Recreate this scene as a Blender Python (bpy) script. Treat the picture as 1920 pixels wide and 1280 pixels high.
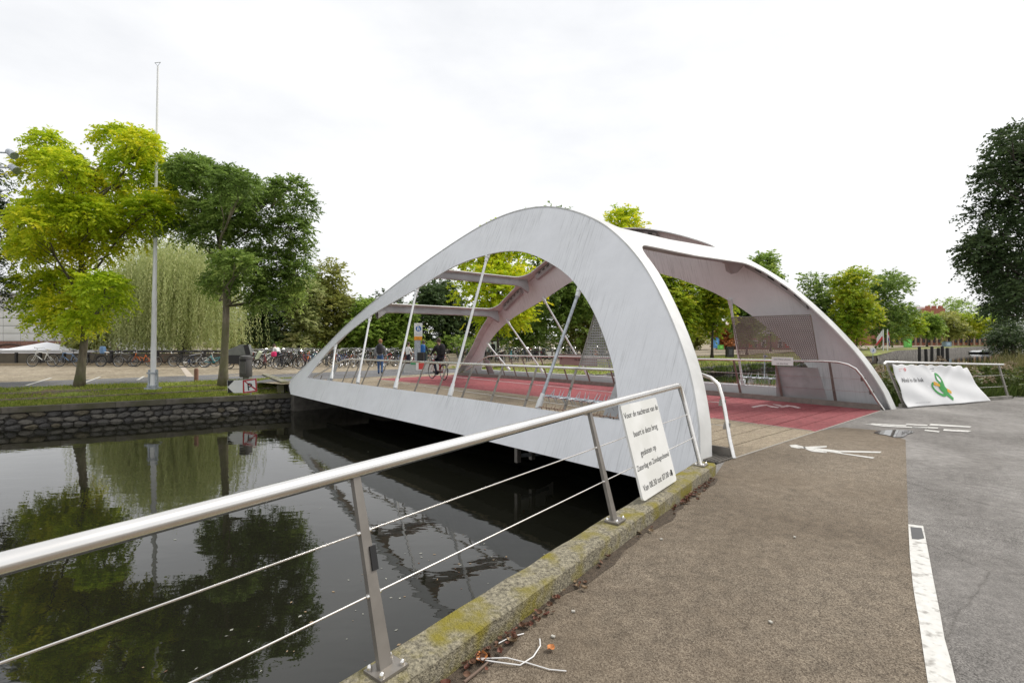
import bpy, bmesh, math, random
import numpy as np
from mathutils import Vector, Matrix, geometry
R = math.radians
random.seed(7); rng = np.random.default_rng(7)
for o in list(bpy.data.objects): bpy.data.objects.remove(o)
scene = bpy.context.scene
col = scene.collection
# ------------------------------------------------------------ camera
F = 950.0; HY = 637.0; CZ = 1.7          # focal length in photo pixels, horizon row, eye height
cd = bpy.data.cameras.new('camera'); cam = bpy.data.objects.new('camera', cd); col.objects.link(cam)
cam.location = (0, 0, CZ); cam.rotation_euler = (R(90), 0, 0)
cd.sensor_width = 36; cd.lens = F/1920*36; cd.shift_y = -(640-HY)/1920
cd.clip_start = .05; cd.clip_end = 6000
scene.camera = cam
# ------------------------------------------------------------ sky and sun (bright overcast)
w = bpy.data.worlds.new('World'); scene.world = w; w.use_nodes = True
nt = w.node_tree; N = nt.nodes; Lk = nt.links; N.clear()
wo = N.new('ShaderNodeOutputWorld'); bg = N.new('ShaderNodeBackground'); Lk.new(bg.outputs[0], wo.inputs[0])
sky = N.new('ShaderNodeTexSky'); sky.sky_type = 'NISHITA'; sky.sun_disc = False
SUN_EL, SUN_AZ = 50, 65                     # azimuth clockwise from +Y
sky.sun_elevation = R(SUN_EL); sky.sun_rotation = R(SUN_AZ); sky.dust_density = 3.0; sky.air_density = 1.2
tc = N.new('ShaderNodeTexCoord'); mp = N.new('ShaderNodeMapping'); mp.inputs['Scale'].default_value = (1, 1, 2.6)
nz = N.new('ShaderNodeTexNoise'); nz.inputs['Scale'].default_value = 1.6; nz.inputs['Detail'].default_value = 7; nz.inputs['Roughness'].default_value = .55
Lk.new(tc.outputs['Generated'], mp.inputs[0]); Lk.new(mp.outputs[0], nz.inputs['Vector'])
cr = N.new('ShaderNodeValToRGB'); Lk.new(nz.outputs['Fac'], cr.inputs[0])
cr.color_ramp.elements[0].position = .36; cr.color_ramp.elements[0].color = (4.75, 4.83, 5.0, 1)
cr.color_ramp.elements[1].position = .64; cr.color_ramp.elements[1].color = (6.1, 6.1, 6.1, 1)
mx = N.new('ShaderNodeMixRGB'); mx.inputs[0].default_value = .95
Lk.new(sky.outputs[0], mx.inputs[1]); Lk.new(cr.outputs[0], mx.inputs[2]); Lk.new(mx.outputs[0], bg.inputs[0])
bg.inputs[1].default_value = .105
sl = bpy.data.lights.new('sun', 'SUN'); so = bpy.data.objects.new('sun', sl); col.objects.link(so)
sl.energy = 1.5; sl.angle = R(16); sl.color = (1, .95, .88)
d = Vector((math.sin(R(SUN_AZ))*math.cos(R(SUN_EL)), math.cos(R(SUN_AZ))*math.cos(R(SUN_EL)), math.sin(R(SUN_EL))))
so.rotation_euler = d.to_track_quat('Z', 'Y').to_euler()
vs = scene.view_settings; vs.view_transform = 'Standard'; vs.look = 'None'; vs.gamma = 1; vs.exposure = 0.8; vs.use_curve_mapping = False
scene.render.resolution_x = 1024; scene.render.resolution_y = 682
scene.render.engine = 'CYCLES'
scene.cycles.max_bounces = 7; scene.cycles.transparent_max_bounces = 8
# ------------------------------------------------------------ placing helpers
def G(px, py, z=0.0):                       # point of the plane height z seen at that direction
    Y = (CZ-z)*F/(py-HY); return Vector(((px-960)/F*Y, Y, z))
def D(px, py, Y): return Vector(((px-960)/F*Y, Y, CZ-(py-HY)/F*Y))
BO = Vector((2.78, 6.99, 0)); BU = Vector((-.653, .757, 0)); BV = Vector((.757, .653, 0)); K = .45
def B(u, v, z): return BO + BU*u + BV*v + Vector((0, 0, z))
FG = -.1                                     # height of the far side's paving
WZ = -1.25                                   # water level
# ------------------------------------------------------------ materials
MATS = {}
def pm(name, base, rough=.6, metal=0., var=.15, scale=4., bump=0., bscale=None, stretch=(1, 1, 1), spec=.5, var2=None, s2=.4, detail=4, lo=.42, hi=.62):
    if name in MATS: return MATS[name]
    m = bpy.data.materials.new(name); m.use_nodes = True; t = m.node_tree; n = t.nodes; l = t.links
    b = n['Principled BSDF']; b.inputs['Roughness'].default_value = rough; b.inputs['Metallic'].default_value = metal
    b.inputs['Specular IOR Level'].default_value = spec
    c = n.new('ShaderNodeTexCoord'); mpp = n.new('ShaderNodeMapping'); mpp.inputs['Scale'].default_value = stretch
    l.new(c.outputs['Object'], mpp.inputs[0])
    z = n.new('ShaderNodeTexNoise'); z.inputs['Scale'].default_value = scale; z.inputs['Detail'].default_value = detail
    l.new(mpp.outputs[0], z.inputs['Vector'])
    r = n.new('ShaderNodeValToRGB'); l.new(z.outputs['Fac'], r.inputs[0])
    r.color_ramp.elements[0].position = .3; r.color_ramp.elements[1].position = .7
    r.color_ramp.elements[0].color = tuple(max(0, x*(1-var)) for x in base)+(1,)
    r.color_ramp.elements[1].color = tuple(min(1, x*(1+var)) for x in base)+(1,)
    out = r.outputs[0]
    if var2:
        z2 = n.new('ShaderNodeTexNoise'); z2.inputs['Scale'].default_value = s2; z2.inputs['Detail'].default_value = 5
        l.new(c.outputs['Object'], z2.inputs['Vector'])
        r2 = n.new('ShaderNodeValToRGB'); l.new(z2.outputs['Fac'], r2.inputs[0])
        r2.color_ramp.elements[0].position = lo; r2.color_ramp.elements[1].position = hi
        r2.color_ramp.elements[0].color = (0, 0, 0, 1); r2.color_ramp.elements[1].color = (1, 1, 1, 1)
        mm = n.new('ShaderNodeMixRGB'); l.new(r2.outputs[0], mm.inputs[0]); l.new(out, mm.inputs[1]); mm.inputs[2].default_value = tuple(var2)+(1,)
        out = mm.outputs[0]
    l.new(out, b.inputs['Base Color'])
    if bump:
        zb = n.new('ShaderNodeTexNoise'); zb.inputs['Scale'].default_value = bscale or scale*3; zb.inputs['Detail'].default_value = 3
        l.new(mpp.outputs[0], zb.inputs['Vector'])
        bp = n.new('ShaderNodeBump'); bp.inputs['Strength'].default_value = bump; bp.inputs['Distance'].default_value = .02
        l.new(zb.outputs['Fac'], bp.inputs['Height']); l.new(bp.outputs[0], b.inputs['Normal'])
    MATS[name] = m; return m
def leafmat(name, c0, c1, c2, trans=.45):
    if name in MATS: return MATS[name]
    m = bpy.data.materials.new(name); m.use_nodes = True; t = m.node_tree; n = t.nodes; l = t.links; n.clear()
    o = n.new('ShaderNodeOutputMaterial'); a = n.new('ShaderNodeAttribute'); a.attribute_name = 'tint'
    r = n.new('ShaderNodeValToRGB'); l.new(a.outputs['Fac'], r.inputs[0])
    r.color_ramp.elements[0].color = tuple(c0)+(1,); r.color_ramp.elements[1].color = tuple(c2)+(1,)
    e = r.color_ramp.elements.new(.5); e.color = tuple(c1)+(1,)
    p = n.new('ShaderNodeBsdfPrincipled'); p.inputs['Roughness'].default_value = .5; p.inputs['Specular IOR Level'].default_value = .25
    tr = n.new('ShaderNodeBsdfTranslucent'); mi = n.new('ShaderNodeMixShader'); mi.inputs[0].default_value = trans
    l.new(r.outputs[0], p.inputs['Base Color']); l.new(r.outputs[0], tr.inputs['Color'])
    l.new(p.outputs[0], mi.inputs[1]); l.new(tr.outputs[0], mi.inputs[2]); l.new(mi.outputs[0], o.inputs[0])
    MATS[name] = m; return m
def plain(name, c, rough=.5, metal=0.): return pm(name, c, rough, metal, var=.06, scale=9)
# ------------------------------------------------------------ objects
def tag(o, label=None, cat=None, group=None, kind=None):
    if label: o['label'] = label
    if cat: o['category'] = cat
    if group: o['group'] = group
    if kind: o['kind'] = kind
    return o
def empty(name, loc=(0, 0, 0), rz=0, label=None, cat=None, group=None):
    o = bpy.data.objects.new(name, None); col.objects.link(o); o.location = loc; o.rotation_euler = (0, 0, rz)
    o.empty_display_size = .1
    return tag(o, label, cat, group)
def link(name, me, parent=None):
    o = bpy.data.objects.new(name, me); col.objects.link(o)
    if parent: o.parent = parent
    return o
def copy_tree(o, parent=None):
    c = o.copy(); col.objects.link(c); c.parent = parent
    for ch in o.children: copy_tree(ch, c)
    return c
class MB:
    def __init__(s): s.v = []; s.f = []; s.m = []; s.cur = 0
    def add(s, vs, fs):
        b = len(s.v); s.v += [tuple(x) for x in vs]; s.f += [tuple(i+b for i in q) for q in fs]; s.m += [s.cur]*len(fs); return s
    def box(s, c, size, M=None):
        x, y, z = (k/2 for k in size); c = Vector(c)
        vs = [Vector(p) for p in ((-x,-y,-z),(x,-y,-z),(x,y,-z),(-x,y,-z),(-x,-y,z),(x,-y,z),(x,y,z),(-x,y,z))]
        if M: vs = [M @ p for p in vs]
        return s.add([p+c for p in vs], [(0,3,2,1),(4,5,6,7),(0,1,5,4),(1,2,6,5),(2,3,7,6),(3,0,4,7)])
    def bar(s, a, b, wd, th, side=None, wd2=None, th2=None):      # flat bar from a to b, width along 'side'
        a = Vector(a); b = Vector(b); t = (b-a).normalized(); side = Vector(side or (1, 0, 0)); side = (side-t*side.dot(t)).normalized(); n = t.cross(side)
        wd2 = wd if wd2 is None else wd2; th2 = th if th2 is None else th2
        q = lambda p, W, T: [p-side*W/2-n*T/2, p+side*W/2-n*T/2, p+side*W/2+n*T/2, p-side*W/2+n*T/2]
        return s.add(q(a, wd, th)+q(b, wd2, th2), [(0,3,2,1),(4,5,6,7),(0,1,5,4),(1,2,6,5),(2,3,7,6),(3,0,4,7)])
    def tube(s, pts, r, n=8, cap=True, closed=False):
        pts = [Vector(p) for p in pts]; k = len(pts); rs = list(r) if hasattr(r, '__len__') else [r]*k
        vs = []; fs = []; prev = None
        for i, p in enumerate(pts):
            t = (pts[(i+1) % k]-pts[i-1]) if closed else (pts[min(i+1, k-1)]-pts[max(i-1, 0)])
            t = t.normalized() if t.length > 1e-9 else Vector((0, 0, 1))
            if prev is None:
                a = Vector((0, 0, 1)) if abs(t.z) < .9 else Vector((1, 0, 0)); prev = (a-t*a.dot(t)).normalized()
            else:
                prev = (prev-t*prev.dot(t)); prev = prev.normalized() if prev.length > 1e-6 else t.orthogonal().normalized()
            q = t.cross(prev)
            for j in range(n):
                an = 2*math.pi*j/n; vs.append(p+(prev*math.cos(an)+q*math.sin(an))*rs[i])
        for i in range(k if closed else k-1):
            i2 = (i+1) % k
            for j in range(n): fs.append((i*n+j, i*n+(j+1) % n, i2*n+(j+1) % n, i2*n+j))
        if cap and not closed: fs.append(tuple(range(n-1, -1, -1))); fs.append(tuple(range((k-1)*n, k*n)))
        return s.add(vs, fs)
    def ring(s, c, rad, r, n=20, m=5, ax=(0, 1, 0)):
        c = Vector(c); ax = Vector(ax).normalized(); e1 = ax.orthogonal().normalized(); e2 = ax.cross(e1)
        return s.tube([c+(e1*math.cos(2*math.pi*i/n)+e2*math.sin(2*math.pi*i/n))*rad for i in range(n)], r, m, closed=True)
    def lathe(s, prof, c=(0, 0, 0), n=16, ax=None):
        c = Vector(c); Q = Vector((0, 0, 1)).rotation_difference(Vector(ax)).to_matrix() if ax is not None else Matrix.Identity(3)
        vs = []; fs = []
        for r, z in prof:
            for j in range(n): vs.append(c+Q @ Vector((r*math.cos(2*math.pi*j/n), r*math.sin(2*math.pi*j/n), z)))
        for i in range(len(prof)-1):
            for j in range(n): fs.append((i*n+j, i*n+(j+1) % n, (i+1)*n+(j+1) % n, (i+1)*n+j))
        fs.append(tuple(range(n-1, -1, -1))); fs.append(tuple(range((len(prof)-1)*n, len(prof)*n)))
        return s.add(vs, fs)
    def poly(s, pts): return s.add(pts, [tuple(range(len(pts)))])
    def prism(s, loops, to3, n, th):           # outline with holes (2-D loops) mapped by to3, thickened along n
        n = Vector(n); L2 = [[Vector((a, b, 0)) for a, b in lp] for lp in loops]
        tri = geometry.tessellate_polygon(L2); flat = [p for lp in loops for p in lp]; k = len(flat)
        top = [to3(*p) for p in flat]; vs = top+[p+n*th for p in top]
        fs = [tuple(t) for t in tri]+[tuple(i+k for i in reversed(t)) for t in tri]; b = 0
        for lp in loops:
            for i in range(len(lp)):
                j = (i+1) % len(lp); fs.append((b+i, b+j, b+j+k, b+i+k))
            b += len(lp)
        return s.add(vs, fs)
    def mesh(s, name, mats, smooth=False, ang=None):
        me = bpy.data.meshes.new(name); me.from_pydata(s.v, [], s.f)
        for mt in (mats if isinstance(mats, (list, tuple)) else [mats]): me.materials.append(mt)
        if any(s.m): me.polygons.foreach_set('material_index', s.m)
        bm = bmesh.new(); bm.from_mesh(me); bmesh.ops.recalc_face_normals(bm, faces=bm.faces[:]); bm.to_mesh(me); bm.free()
        if smooth: me.polygons.foreach_set('use_smooth', [True]*len(me.polygons))
        if smooth and ang is not None: me.set_sharp_from_angle(angle=R(ang))
        me.update(); return me
    def build(s, name, mats, parent=None, smooth=False, ang=40, local=True):
        o = link(name, s.mesh(name, mats, smooth, ang), parent)
        if parent and not local: o.matrix_parent_inverse = Matrix.Translation(-Vector(parent.location)) if parent.rotation_euler.z == 0 else (Matrix.Translation(parent.location) @ parent.rotation_euler.to_matrix().to_4x4()).inverted()
        return o
def spline(pts, n):                           # Catmull-Rom through points of any dimension
    P = np.array(pts, float); k = len(P); out = []
    ts = np.linspace(0, k-1, n)
    for t in ts:
        i = min(int(t), k-2); f = t-i
        p0 = P[i-1] if i > 0 else 2*P[0]-P[1]; p1 = P[i]; p2 = P[i+1]; p3 = P[i+2] if i+2 < k else 2*P[-1]-P[-2]
        out.append(.5*((2*p1)+(-p0+p2)*f+(2*p0-5*p1+4*p2-p3)*f*f+(-p0+3*p1-3*p2+p3)*f**3))
    return np.array(out)
def text(body, size, org, ex, ey, mt, parent, name='lettering', align='CENTER', lift=.002, space=1.0, inv=True):
    cu = bpy.data.curves.new(name, 'FONT'); cu.body = body; cu.size = size; cu.align_x = align; cu.space_character = space; cu.resolution_u = 2
    t = bpy.data.objects.new(name, cu); col.objects.link(t)
    me = bpy.data.meshes.new_from_object(t.evaluated_get(bpy.context.evaluated_depsgraph_get()))
    bpy.data.objects.remove(t); me.materials.clear(); me.materials.append(mt)
    ex = Vector(ex).normalized(); ey = Vector(ey); ey = (ey-ex*ey.dot(ex)).normalized(); ez = ex.cross(ey); M = Matrix((ex, ey, ez)).transposed().to_4x4()
    M.translation = Vector(org)+ez*lift; me.transform(M)
    o = link(name, me, parent)
    if inv and parent: o.matrix_parent_inverse = (Matrix.Translation(parent.location) @ parent.rotation_euler.to_matrix().to_4x4()).inverted()
    return o
# ============================================================ SETTING
def ground_mat(name, dark, mid, light, grit=160, stain=None, stain_amt=.5, sscale=.6, rough=.85, crack=False):
    m = bpy.data.materials.new(name); m.use_nodes = True; t = m.node_tree; n = t.nodes; l = t.links
    b = n['Principled BSDF']; b.inputs['Roughness'].default_value = rough; b.inputs['Specular IOR Level'].default_value = .3
    c = n.new('ShaderNodeTexCoord')
    vo = n.new('ShaderNodeTexVoronoi'); vo.inputs['Scale'].default_value = grit; l.new(c.outputs['Object'], vo.inputs['Vector'])
    r = n.new('ShaderNodeValToRGB'); l.new(vo.outputs['Color'], r.inputs[0])
    r.color_ramp.elements[0].position = .15; r.color_ramp.elements[0].color = tuple(dark)+(1,)
    r.color_ramp.elements[1].position = .9; r.color_ramp.elements[1].color = tuple(light)+(1,)
    e = r.color_ramp.elements.new(.5); e.color = tuple(mid)+(1,)
    z = n.new('ShaderNodeTexNoise'); z.inputs['Scale'].default_value = sscale; z.inputs['Detail'].default_value = 8; z.inputs['Roughness'].default_value = .62
    l.new(c.outputs['Object'], z.inputs['Vector'])
    r2 = n.new('ShaderNodeValToRGB'); l.new(z.outputs['Fac'], r2.inputs[0]); r2.color_ramp.elements[0].position = .4; r2.color_ramp.elements[1].position = .68
    r2.color_ramp.elements[0].color = (0, 0, 0, 1); r2.color_ramp.elements[1].color = (stain_amt,)*3+(1,)
    mm = n.new('ShaderNodeMixRGB'); l.new(r2.outputs[0], mm.inputs[0]); l.new(r.outputs[0], mm.inputs[1]); mm.inputs[2].default_value = tuple(stain or mid)+(1,)
    z3 = n.new('ShaderNodeTexNoise'); z3.inputs['Scale'].default_value = 9; z3.inputs['Detail'].default_value = 6; l.new(c.outputs['Object'], z3.inputs['Vector'])
    r3 = n.new('ShaderNodeValToRGB'); l.new(z3.outputs['Fac'], r3.inputs[0]); r3.color_ramp.elements[0].color = (.78, .78, .78, 1); r3.color_ramp.elements[1].color = (1.15, 1.15, 1.15, 1)
    r3.color_ramp.elements[0].position = .3; r3.color_ramp.elements[1].position = .7
    mu = n.new('ShaderNodeMixRGB'); mu.blend_type = 'MULTIPLY'; mu.inputs[0].default_value = 1; l.new(mm.outputs[0], mu.inputs[1]); l.new(r3.outputs[0], mu.inputs[2])
    z4 = n.new('ShaderNodeTexNoise'); z4.inputs['Scale'].default_value = .35; z4.inputs['Detail'].default_value = 4; z4.inputs['Distortion'].default_value = 1.2; l.new(c.outputs['Object'], z4.inputs['Vector'])
    r4 = n.new('ShaderNodeValToRGB'); l.new(z4.outputs['Fac'], r4.inputs[0]); r4.color_ramp.elements[0].position = .36; r4.color_ramp.elements[1].position = .6; r4.color_ramp.elements[0].color = (.80, .79, .78, 1); r4.color_ramp.elements[1].color = (1.1, 1.1, 1.1, 1)
    mu4 = n.new('ShaderNodeMixRGB'); mu4.blend_type = 'MULTIPLY'; mu4.inputs[0].default_value = 1; l.new(mu.outputs[0], mu4.inputs[1]); l.new(r4.outputs[0], mu4.inputs[2]); mu = mu4
    if crack:
        ds = n.new('ShaderNodeMixRGB'); ds.inputs[0].default_value = .12; zd = n.new('ShaderNodeTexNoise'); zd.inputs['Scale'].default_value = 3; zd.inputs['Detail'].default_value = 6; l.new(c.outputs['Object'], zd.inputs['Vector']); l.new(c.outputs['Object'], ds.inputs[1]); l.new(zd.outputs['Color'], ds.inputs[2])
        vc = n.new('ShaderNodeTexVoronoi'); vc.feature = 'DISTANCE_TO_EDGE'; vc.inputs['Scale'].default_value = .55; l.new(ds.outputs[0], vc.inputs['Vector'])
        rc = n.new('ShaderNodeValToRGB'); l.new(vc.outputs['Distance'], rc.inputs[0]); rc.color_ramp.elements[0].position = .0; rc.color_ramp.elements[1].position = .006; rc.color_ramp.elements[0].color = (.62, .61, .6, 1); rc.color_ramp.elements[1].color = (1, 1, 1, 1)
        mu5 = n.new('ShaderNodeMixRGB'); mu5.blend_type = 'MULTIPLY'; mu5.inputs[0].default_value = .8; l.new(mu.outputs[0], mu5.inputs[1]); l.new(rc.outputs[0], mu5.inputs[2]); mu = mu5
    l.new(mu.outputs[0], b.inputs['Base Color'])
    bp = n.new('ShaderNodeBump'); bp.inputs['Strength'].default_value = .6; bp.inputs['Distance'].default_value = .006
    l.new(vo.outputs['Distance'], bp.inputs['Height']); l.new(bp.outputs[0], b.inputs['Normal'])
    MATS[name] = m; return m
m_tan = ground_mat('tan_grit', (.085, .066, .048), (.188, .152, .111), (.32, .27, .205), 150, (.135, .102, .068), .6, .5)
m_asph = ground_mat('worn_asphalt', (.085, .079, .073), (.185, .174, .162), (.29, .275, .257), 150, (.30, .285, .268), .8, .55, crack=True)
m_farasph = ground_mat('far_asphalt', (.10, .10, .105), (.17, .168, .175), (.24, .24, .25), 40, (.2, .2, .2), .5, .5)
m_plaza = ground_mat('sandy_cobbles', (.17, .135, .09), (.30, .25, .175), (.42, .36, .27), 9, (.36, .31, .23), .6, .25)
m_red = ground_mat('red_coating', (.14, .032, .038), (.30, .068, .078), (.40, .125, .13), 120, (.34, .115, .12), .5, .9)
m_decktan = ground_mat('deck_tan_grit', (.12, .09, .06), (.29, .235, .165), (.42, .36, .27), 120, (.33, .28, .2), .5, 1.2)
m_paint = pm('road_paint', (.60, .59, .555), .6, var=.1, scale=22, var2=(.30, .285, .26), s2=16, lo=.55, hi=.68)
m_conc = pm('concrete', (.33, .31, .28), .85, var=.25, scale=6, bump=.4, bscale=40, var2=(.2, .19, .16), s2=2)
m_moss = pm('mossy_concrete', (.25, .225, .16), .95, var=.6, scale=45, bump=.9, bscale=90, var2=(.23, .195, .025), s2=4.5, detail=10, lo=.45, hi=.64)
m_grass = pm('turf', (.22, .27, .05), .95, var=.45, scale=7, bump=.8, bscale=30, var2=(.17, .12, .065), s2=1.1)
m_soil = pm('soil', (.09, .068, .048), .95, var=.4, scale=40, bump=.8)
m_steel = pm('stainless_steel', (.84, .82, .79), .24, 1., var=.08, scale=3, stretch=(1, 1, 8))
m_steeld = pm('dull_steel', (.25, .23, .205), .45, .55, var=.15, scale=6)
m_galv = pm('galvanised_steel', (.42, .45, .48), .5, .6, var=.3, scale=14)
m_black = plain('black_rubber', (.012, .012, .013), .6)
# --- near bank
KA = Vector((-.354, 2.51, 0)); KD = Vector((.602, .798, 0)); KN = Vector((-.798, .602, 0)); KT = 4.86
def kp(t, n=0., z=0.): return KA+KD*t+KN*n+Vector((0, 0, z))
JL = -.06
near_edge = [kp(-45, .3), kp(KT, .3), B(JL, -.15, 0), B(JL, 8.95, 0), Vector((9.75, 12.85, 0)), Vector((14.6, 14.75, 0)), Vector((16.8, 17.0, 0)), Vector((31, 32, 0)), Vector((62, 64, 0)), Vector((118, 116, 0)), Vector((220, 200, 0))]
poly = near_edge+[Vector((2600, 1500, 0)), Vector((2600, -900, 0)), Vector((-27, -900, 0))]
m = MB(); m.poly(poly); g = m.build('asphalt_ground', m_asph); tag(g, 'worn grey asphalt of the near bank beside the white line', None, kind='structure')
m = MB()
for a, b in zip(near_edge[:-1], near_edge[1:]): m.add([a, b, b+Vector((0, 0, -2.4)), a+Vector((0, 0, -2.4))], [(0, 1, 2, 3)])
tag(m.build('near_quay_face', m_conc), kind='structure')
tp = [kp(-45, 0), kp(KT, 0), B(JL, .2, 0), B(JL, 3.9, 0), B(JL-.15, 4.6, 0), G(1640, 806), G(1698, 824), G(1703, 982), G(1712, 1099), G(1723, 1162), G(1740, 1280), Vector((-7.2, -10.5, 0)), Vector((-26, -38, 0))]
m = MB(); m.poly([p+Vector((0, 0, .004)) for p in tp]); tag(m.build('tan_pavement', m_tan), 'tan gritty footway running from the kerb to the white line', kind='structure')
# painted markings
def mark(name, polys, z=.009, mt=None, label=None):
    m = MB()
    for pl in polys: m.poly([G(x, y, z) for x, y in pl])
    o = m.build(name, mt or m_paint); tag(o, label, kind='structure'); return o
mark('edge_line', [[(1703, 982), (1706, 1040), (1712, 1099), (1717, 1130), (1723, 1162), (1731, 1220), (1740, 1280), (1755, 1400), (1822, 1400), (1793, 1280), (1783, 1238), (1771, 1196), (1763, 1150), (1757, 1120), (1749, 1080), (1744, 1052), (1737, 1015), (1731, 985)]])
mark('worn_patch', [[(1707, 987), (1728, 989), (1733, 1008), (1722, 1010), (1710, 1009)]], .0125, plain('worn_dark', (.09, .09, .092), .8))
mark('pedestrian_marking', [[(1480, 834), (1492, 833), (1508, 837), (1512, 840), (1496, 840), (1484, 838)], [(1505, 837), (1550, 835.5), (1550, 838), (1530, 839), (1570, 844), (1653, 846), (1650, 848.5), (1575, 847), (1580, 849), (1640, 857), (1636, 859), (1560, 847.5), (1528, 842), (1551, 846.5), (1549, 848.5), (1522, 846), (1510, 841)]])
mark('bicycle_marking', [[(1635, 793.5), (1700, 796.5), (1698, 798.5), (1632, 795)], [(1618, 794), (1660, 797), (1740, 801.5), (1738, 803), (1655, 799)], [(1700, 794), (1740, 796), (1738, 798), (1698, 796)], [(1712, 799), (1760, 801), (1758, 803), (1710, 801)], [(1745, 794), (1822, 799), (1818, 801), (1742, 797)], [(1770, 804), (1822, 807), (1815, 809.5), (1768, 807)], [(1735, 805), (1762, 808), (1760, 810), (1733, 807)]], label='worn white bicycle symbol painted on the asphalt')
# puddle: a thin real film of water
m_pud = bpy.data.materials.new('puddle_water'); m_pud.use_nodes = True; b = m_pud.node_tree.nodes['Principled BSDF']
b.inputs['Base Color'].default_value = (.07, .066, .062, 1); b.inputs['Roughness'].default_value = .03; b.inputs['IOR'].default_value = 1.33; b.inputs['Specular IOR Level'].default_value = 1.0
pts = spline([(1638, 810), (1652, 806.5), (1680, 805.5), (1704, 806.5), (1713, 809), (1702, 813), (1694, 818), (1678, 819), (1662, 815), (1648, 813), (1638, 810)], 50)[:-1].tolist()
m = MB(); m.poly([G(x, y, .0135) for x, y in pts]); tag(m.build('puddle', m_pud), 'small puddle on the pavement beside the bicycle symbol', kind='structure')
# dirt gutter along the kerb
m = MB(); L = []; Rr = []
for i in range(60):
    t = -4+i*.147; L.append(kp(t, .0, .008)); Rr.append(kp(t, -.05-.06*random.random()-.03*math.sin(i*.7), .008))
for i in range(59): m.add([L[i], L[i+1], Rr[i+1], Rr[i]], [(0, 1, 2, 3)])
tag(m.build('dirt_gutter', m_soil), kind='structure')
# mossy kerb as a thing
kb = MB(); ks = 46
prof = [(0, .0), (.0, .125), (.02, .14), (.215, .145), (.24, .13), (.25, -.5)]
vs = []; fs = []
for i in range(ks+1):
    t = -6+(KT+6)*i/ks
    for n_, z in prof: vs.append(kp(t, n_+random.uniform(-.006, .006), z+random.uniform(-.005, .005)))
k = len(prof)
for i in range(ks):
    for j in range(k-1): fs.append((i*k+j, i*k+j+1, (i+1)*k+j+1, (i+1)*k+j))
fs.append(tuple(range(k))); fs.append(tuple(ks*k+j for j in range(k-1, -1, -1)))
kb.add(vs, fs)
tag(kb.build('mossy_kerb', m_moss), 'low concrete kerb covered in yellow moss under the steel railing', 'kerb')
# steel joint strip and grating
m = MB(); m.bar(B(JL, .5, .006), B(JL, 8.05, .006), .018, .012, BU); tag(m.build('joint_strip', plain('joint_metal', (.42, .40, .36), .5, .3)), kind='structure')
m = MB()
for i in range(9): m.bar(B(-.04+i*.05, .05, .01), B(-.04+i*.05, .52, .01), .012, .03, BU)
for i in range(5): m.bar(B(-.06, .06+i*.11, .006), B(.4, .06+i*.11, .006), .01, .02, BV)
tag(m.build('steel_grating', m_steeld), 'small steel grating at the foot of the white arch beside the bent rail', 'grating')
# --- water
m_water = bpy.data.materials.new('canal_water'); m_water.use_nodes = True; t = m_water.node_tree; n = t.nodes; l = t.links; b = n['Principled BSDF']
b.inputs['Base Color'].default_value = (.012, .012, .008, 1); b.inputs['Roughness'].default_value = .015; b.inputs['IOR'].default_value = 1.45; b.inputs['Specular IOR Level'].default_value = .62
c = n.new('ShaderNodeTexCoord'); mpn = n.new('ShaderNodeMapping'); mpn.inputs['Scale'].default_value = (.8, 1.5, 1); mpn.inputs['Rotation'].default_value = (0, 0, R(-12)); l.new(c.outputs['Object'], mpn.inputs[0])
z1 = n.new('ShaderNodeTexNoise'); z1.inputs['Scale'].default_value = 1.5; z1.inputs['Detail'].default_value = 2.5; l.new(mpn.outputs[0], z1.inputs['Vector'])
z2 = n.new('ShaderNodeTexNoise'); z2.inputs['Scale'].default_value = 6; z2.inputs['Detail'].default_value = 2; l.new(mpn.outputs[0], z2.inputs['Vector'])
ad = n.new('ShaderNodeMath'); ad.operation = 'MULTIPLY_ADD'; l.new(z2.outputs['Fac'], ad.inputs[0]); ad.inputs[1].default_value = .12; l.new(z1.outputs['Fac'], ad.inputs[2])
bp = n.new('ShaderNodeBump'); bp.inputs['Strength'].default_value = .35; bp.inputs['Distance'].default_value = .009; l.new(ad.outputs[0], bp.inputs['Height']); l.new(bp.outputs[0], b.inputs['Normal'])
m = MB(); m.poly([Vector((-300, -120, WZ)), Vector((420, -120, WZ)), Vector((420, 420, WZ)), Vector((-300, 420, WZ))])
tag(m.build('canal_water', m_water), 'dark still canal water mirroring the trees and the arch', kind='structure')
fm_ = MB(); fcol = [pm('leaf_brown', (.12, .06, .032), .7, var=.3, scale=40), pm('scum_pale', (.30, .30, .26), .7), pm('leaf_tan', (.28, .2, .12), .7, var=.3, scale=40)]
for i in range(420):
    q = random.random(); p = kp(random.uniform(-3, 4.2), .45+3.2*random.random()**1.6, WZ+.004) if q < .7 else Vector((random.uniform(-16, -3), 0, 0))
    if q >= .7: p = Vector((p.x, 12+random.uniform(-4, 5)+.2*p.x, WZ+.004))
    a_ = random.random()*6.28; s_ = random.uniform(.008, .028); e1 = Vector((math.cos(a_), math.sin(a_), 0))*s_; e2 = Vector((-math.sin(a_), math.cos(a_), 0))*s_*random.uniform(.25, .7)
    fm_.cur = random.choice([0, 1, 1, 2]); fm_.poly([p-e1, p-e2, p+e1, p+e2])
tag(fm_.build('floating_debris', fcol), 'small leaves and scum flecks floating on the canal', 'debris', kind='stuff')
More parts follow.
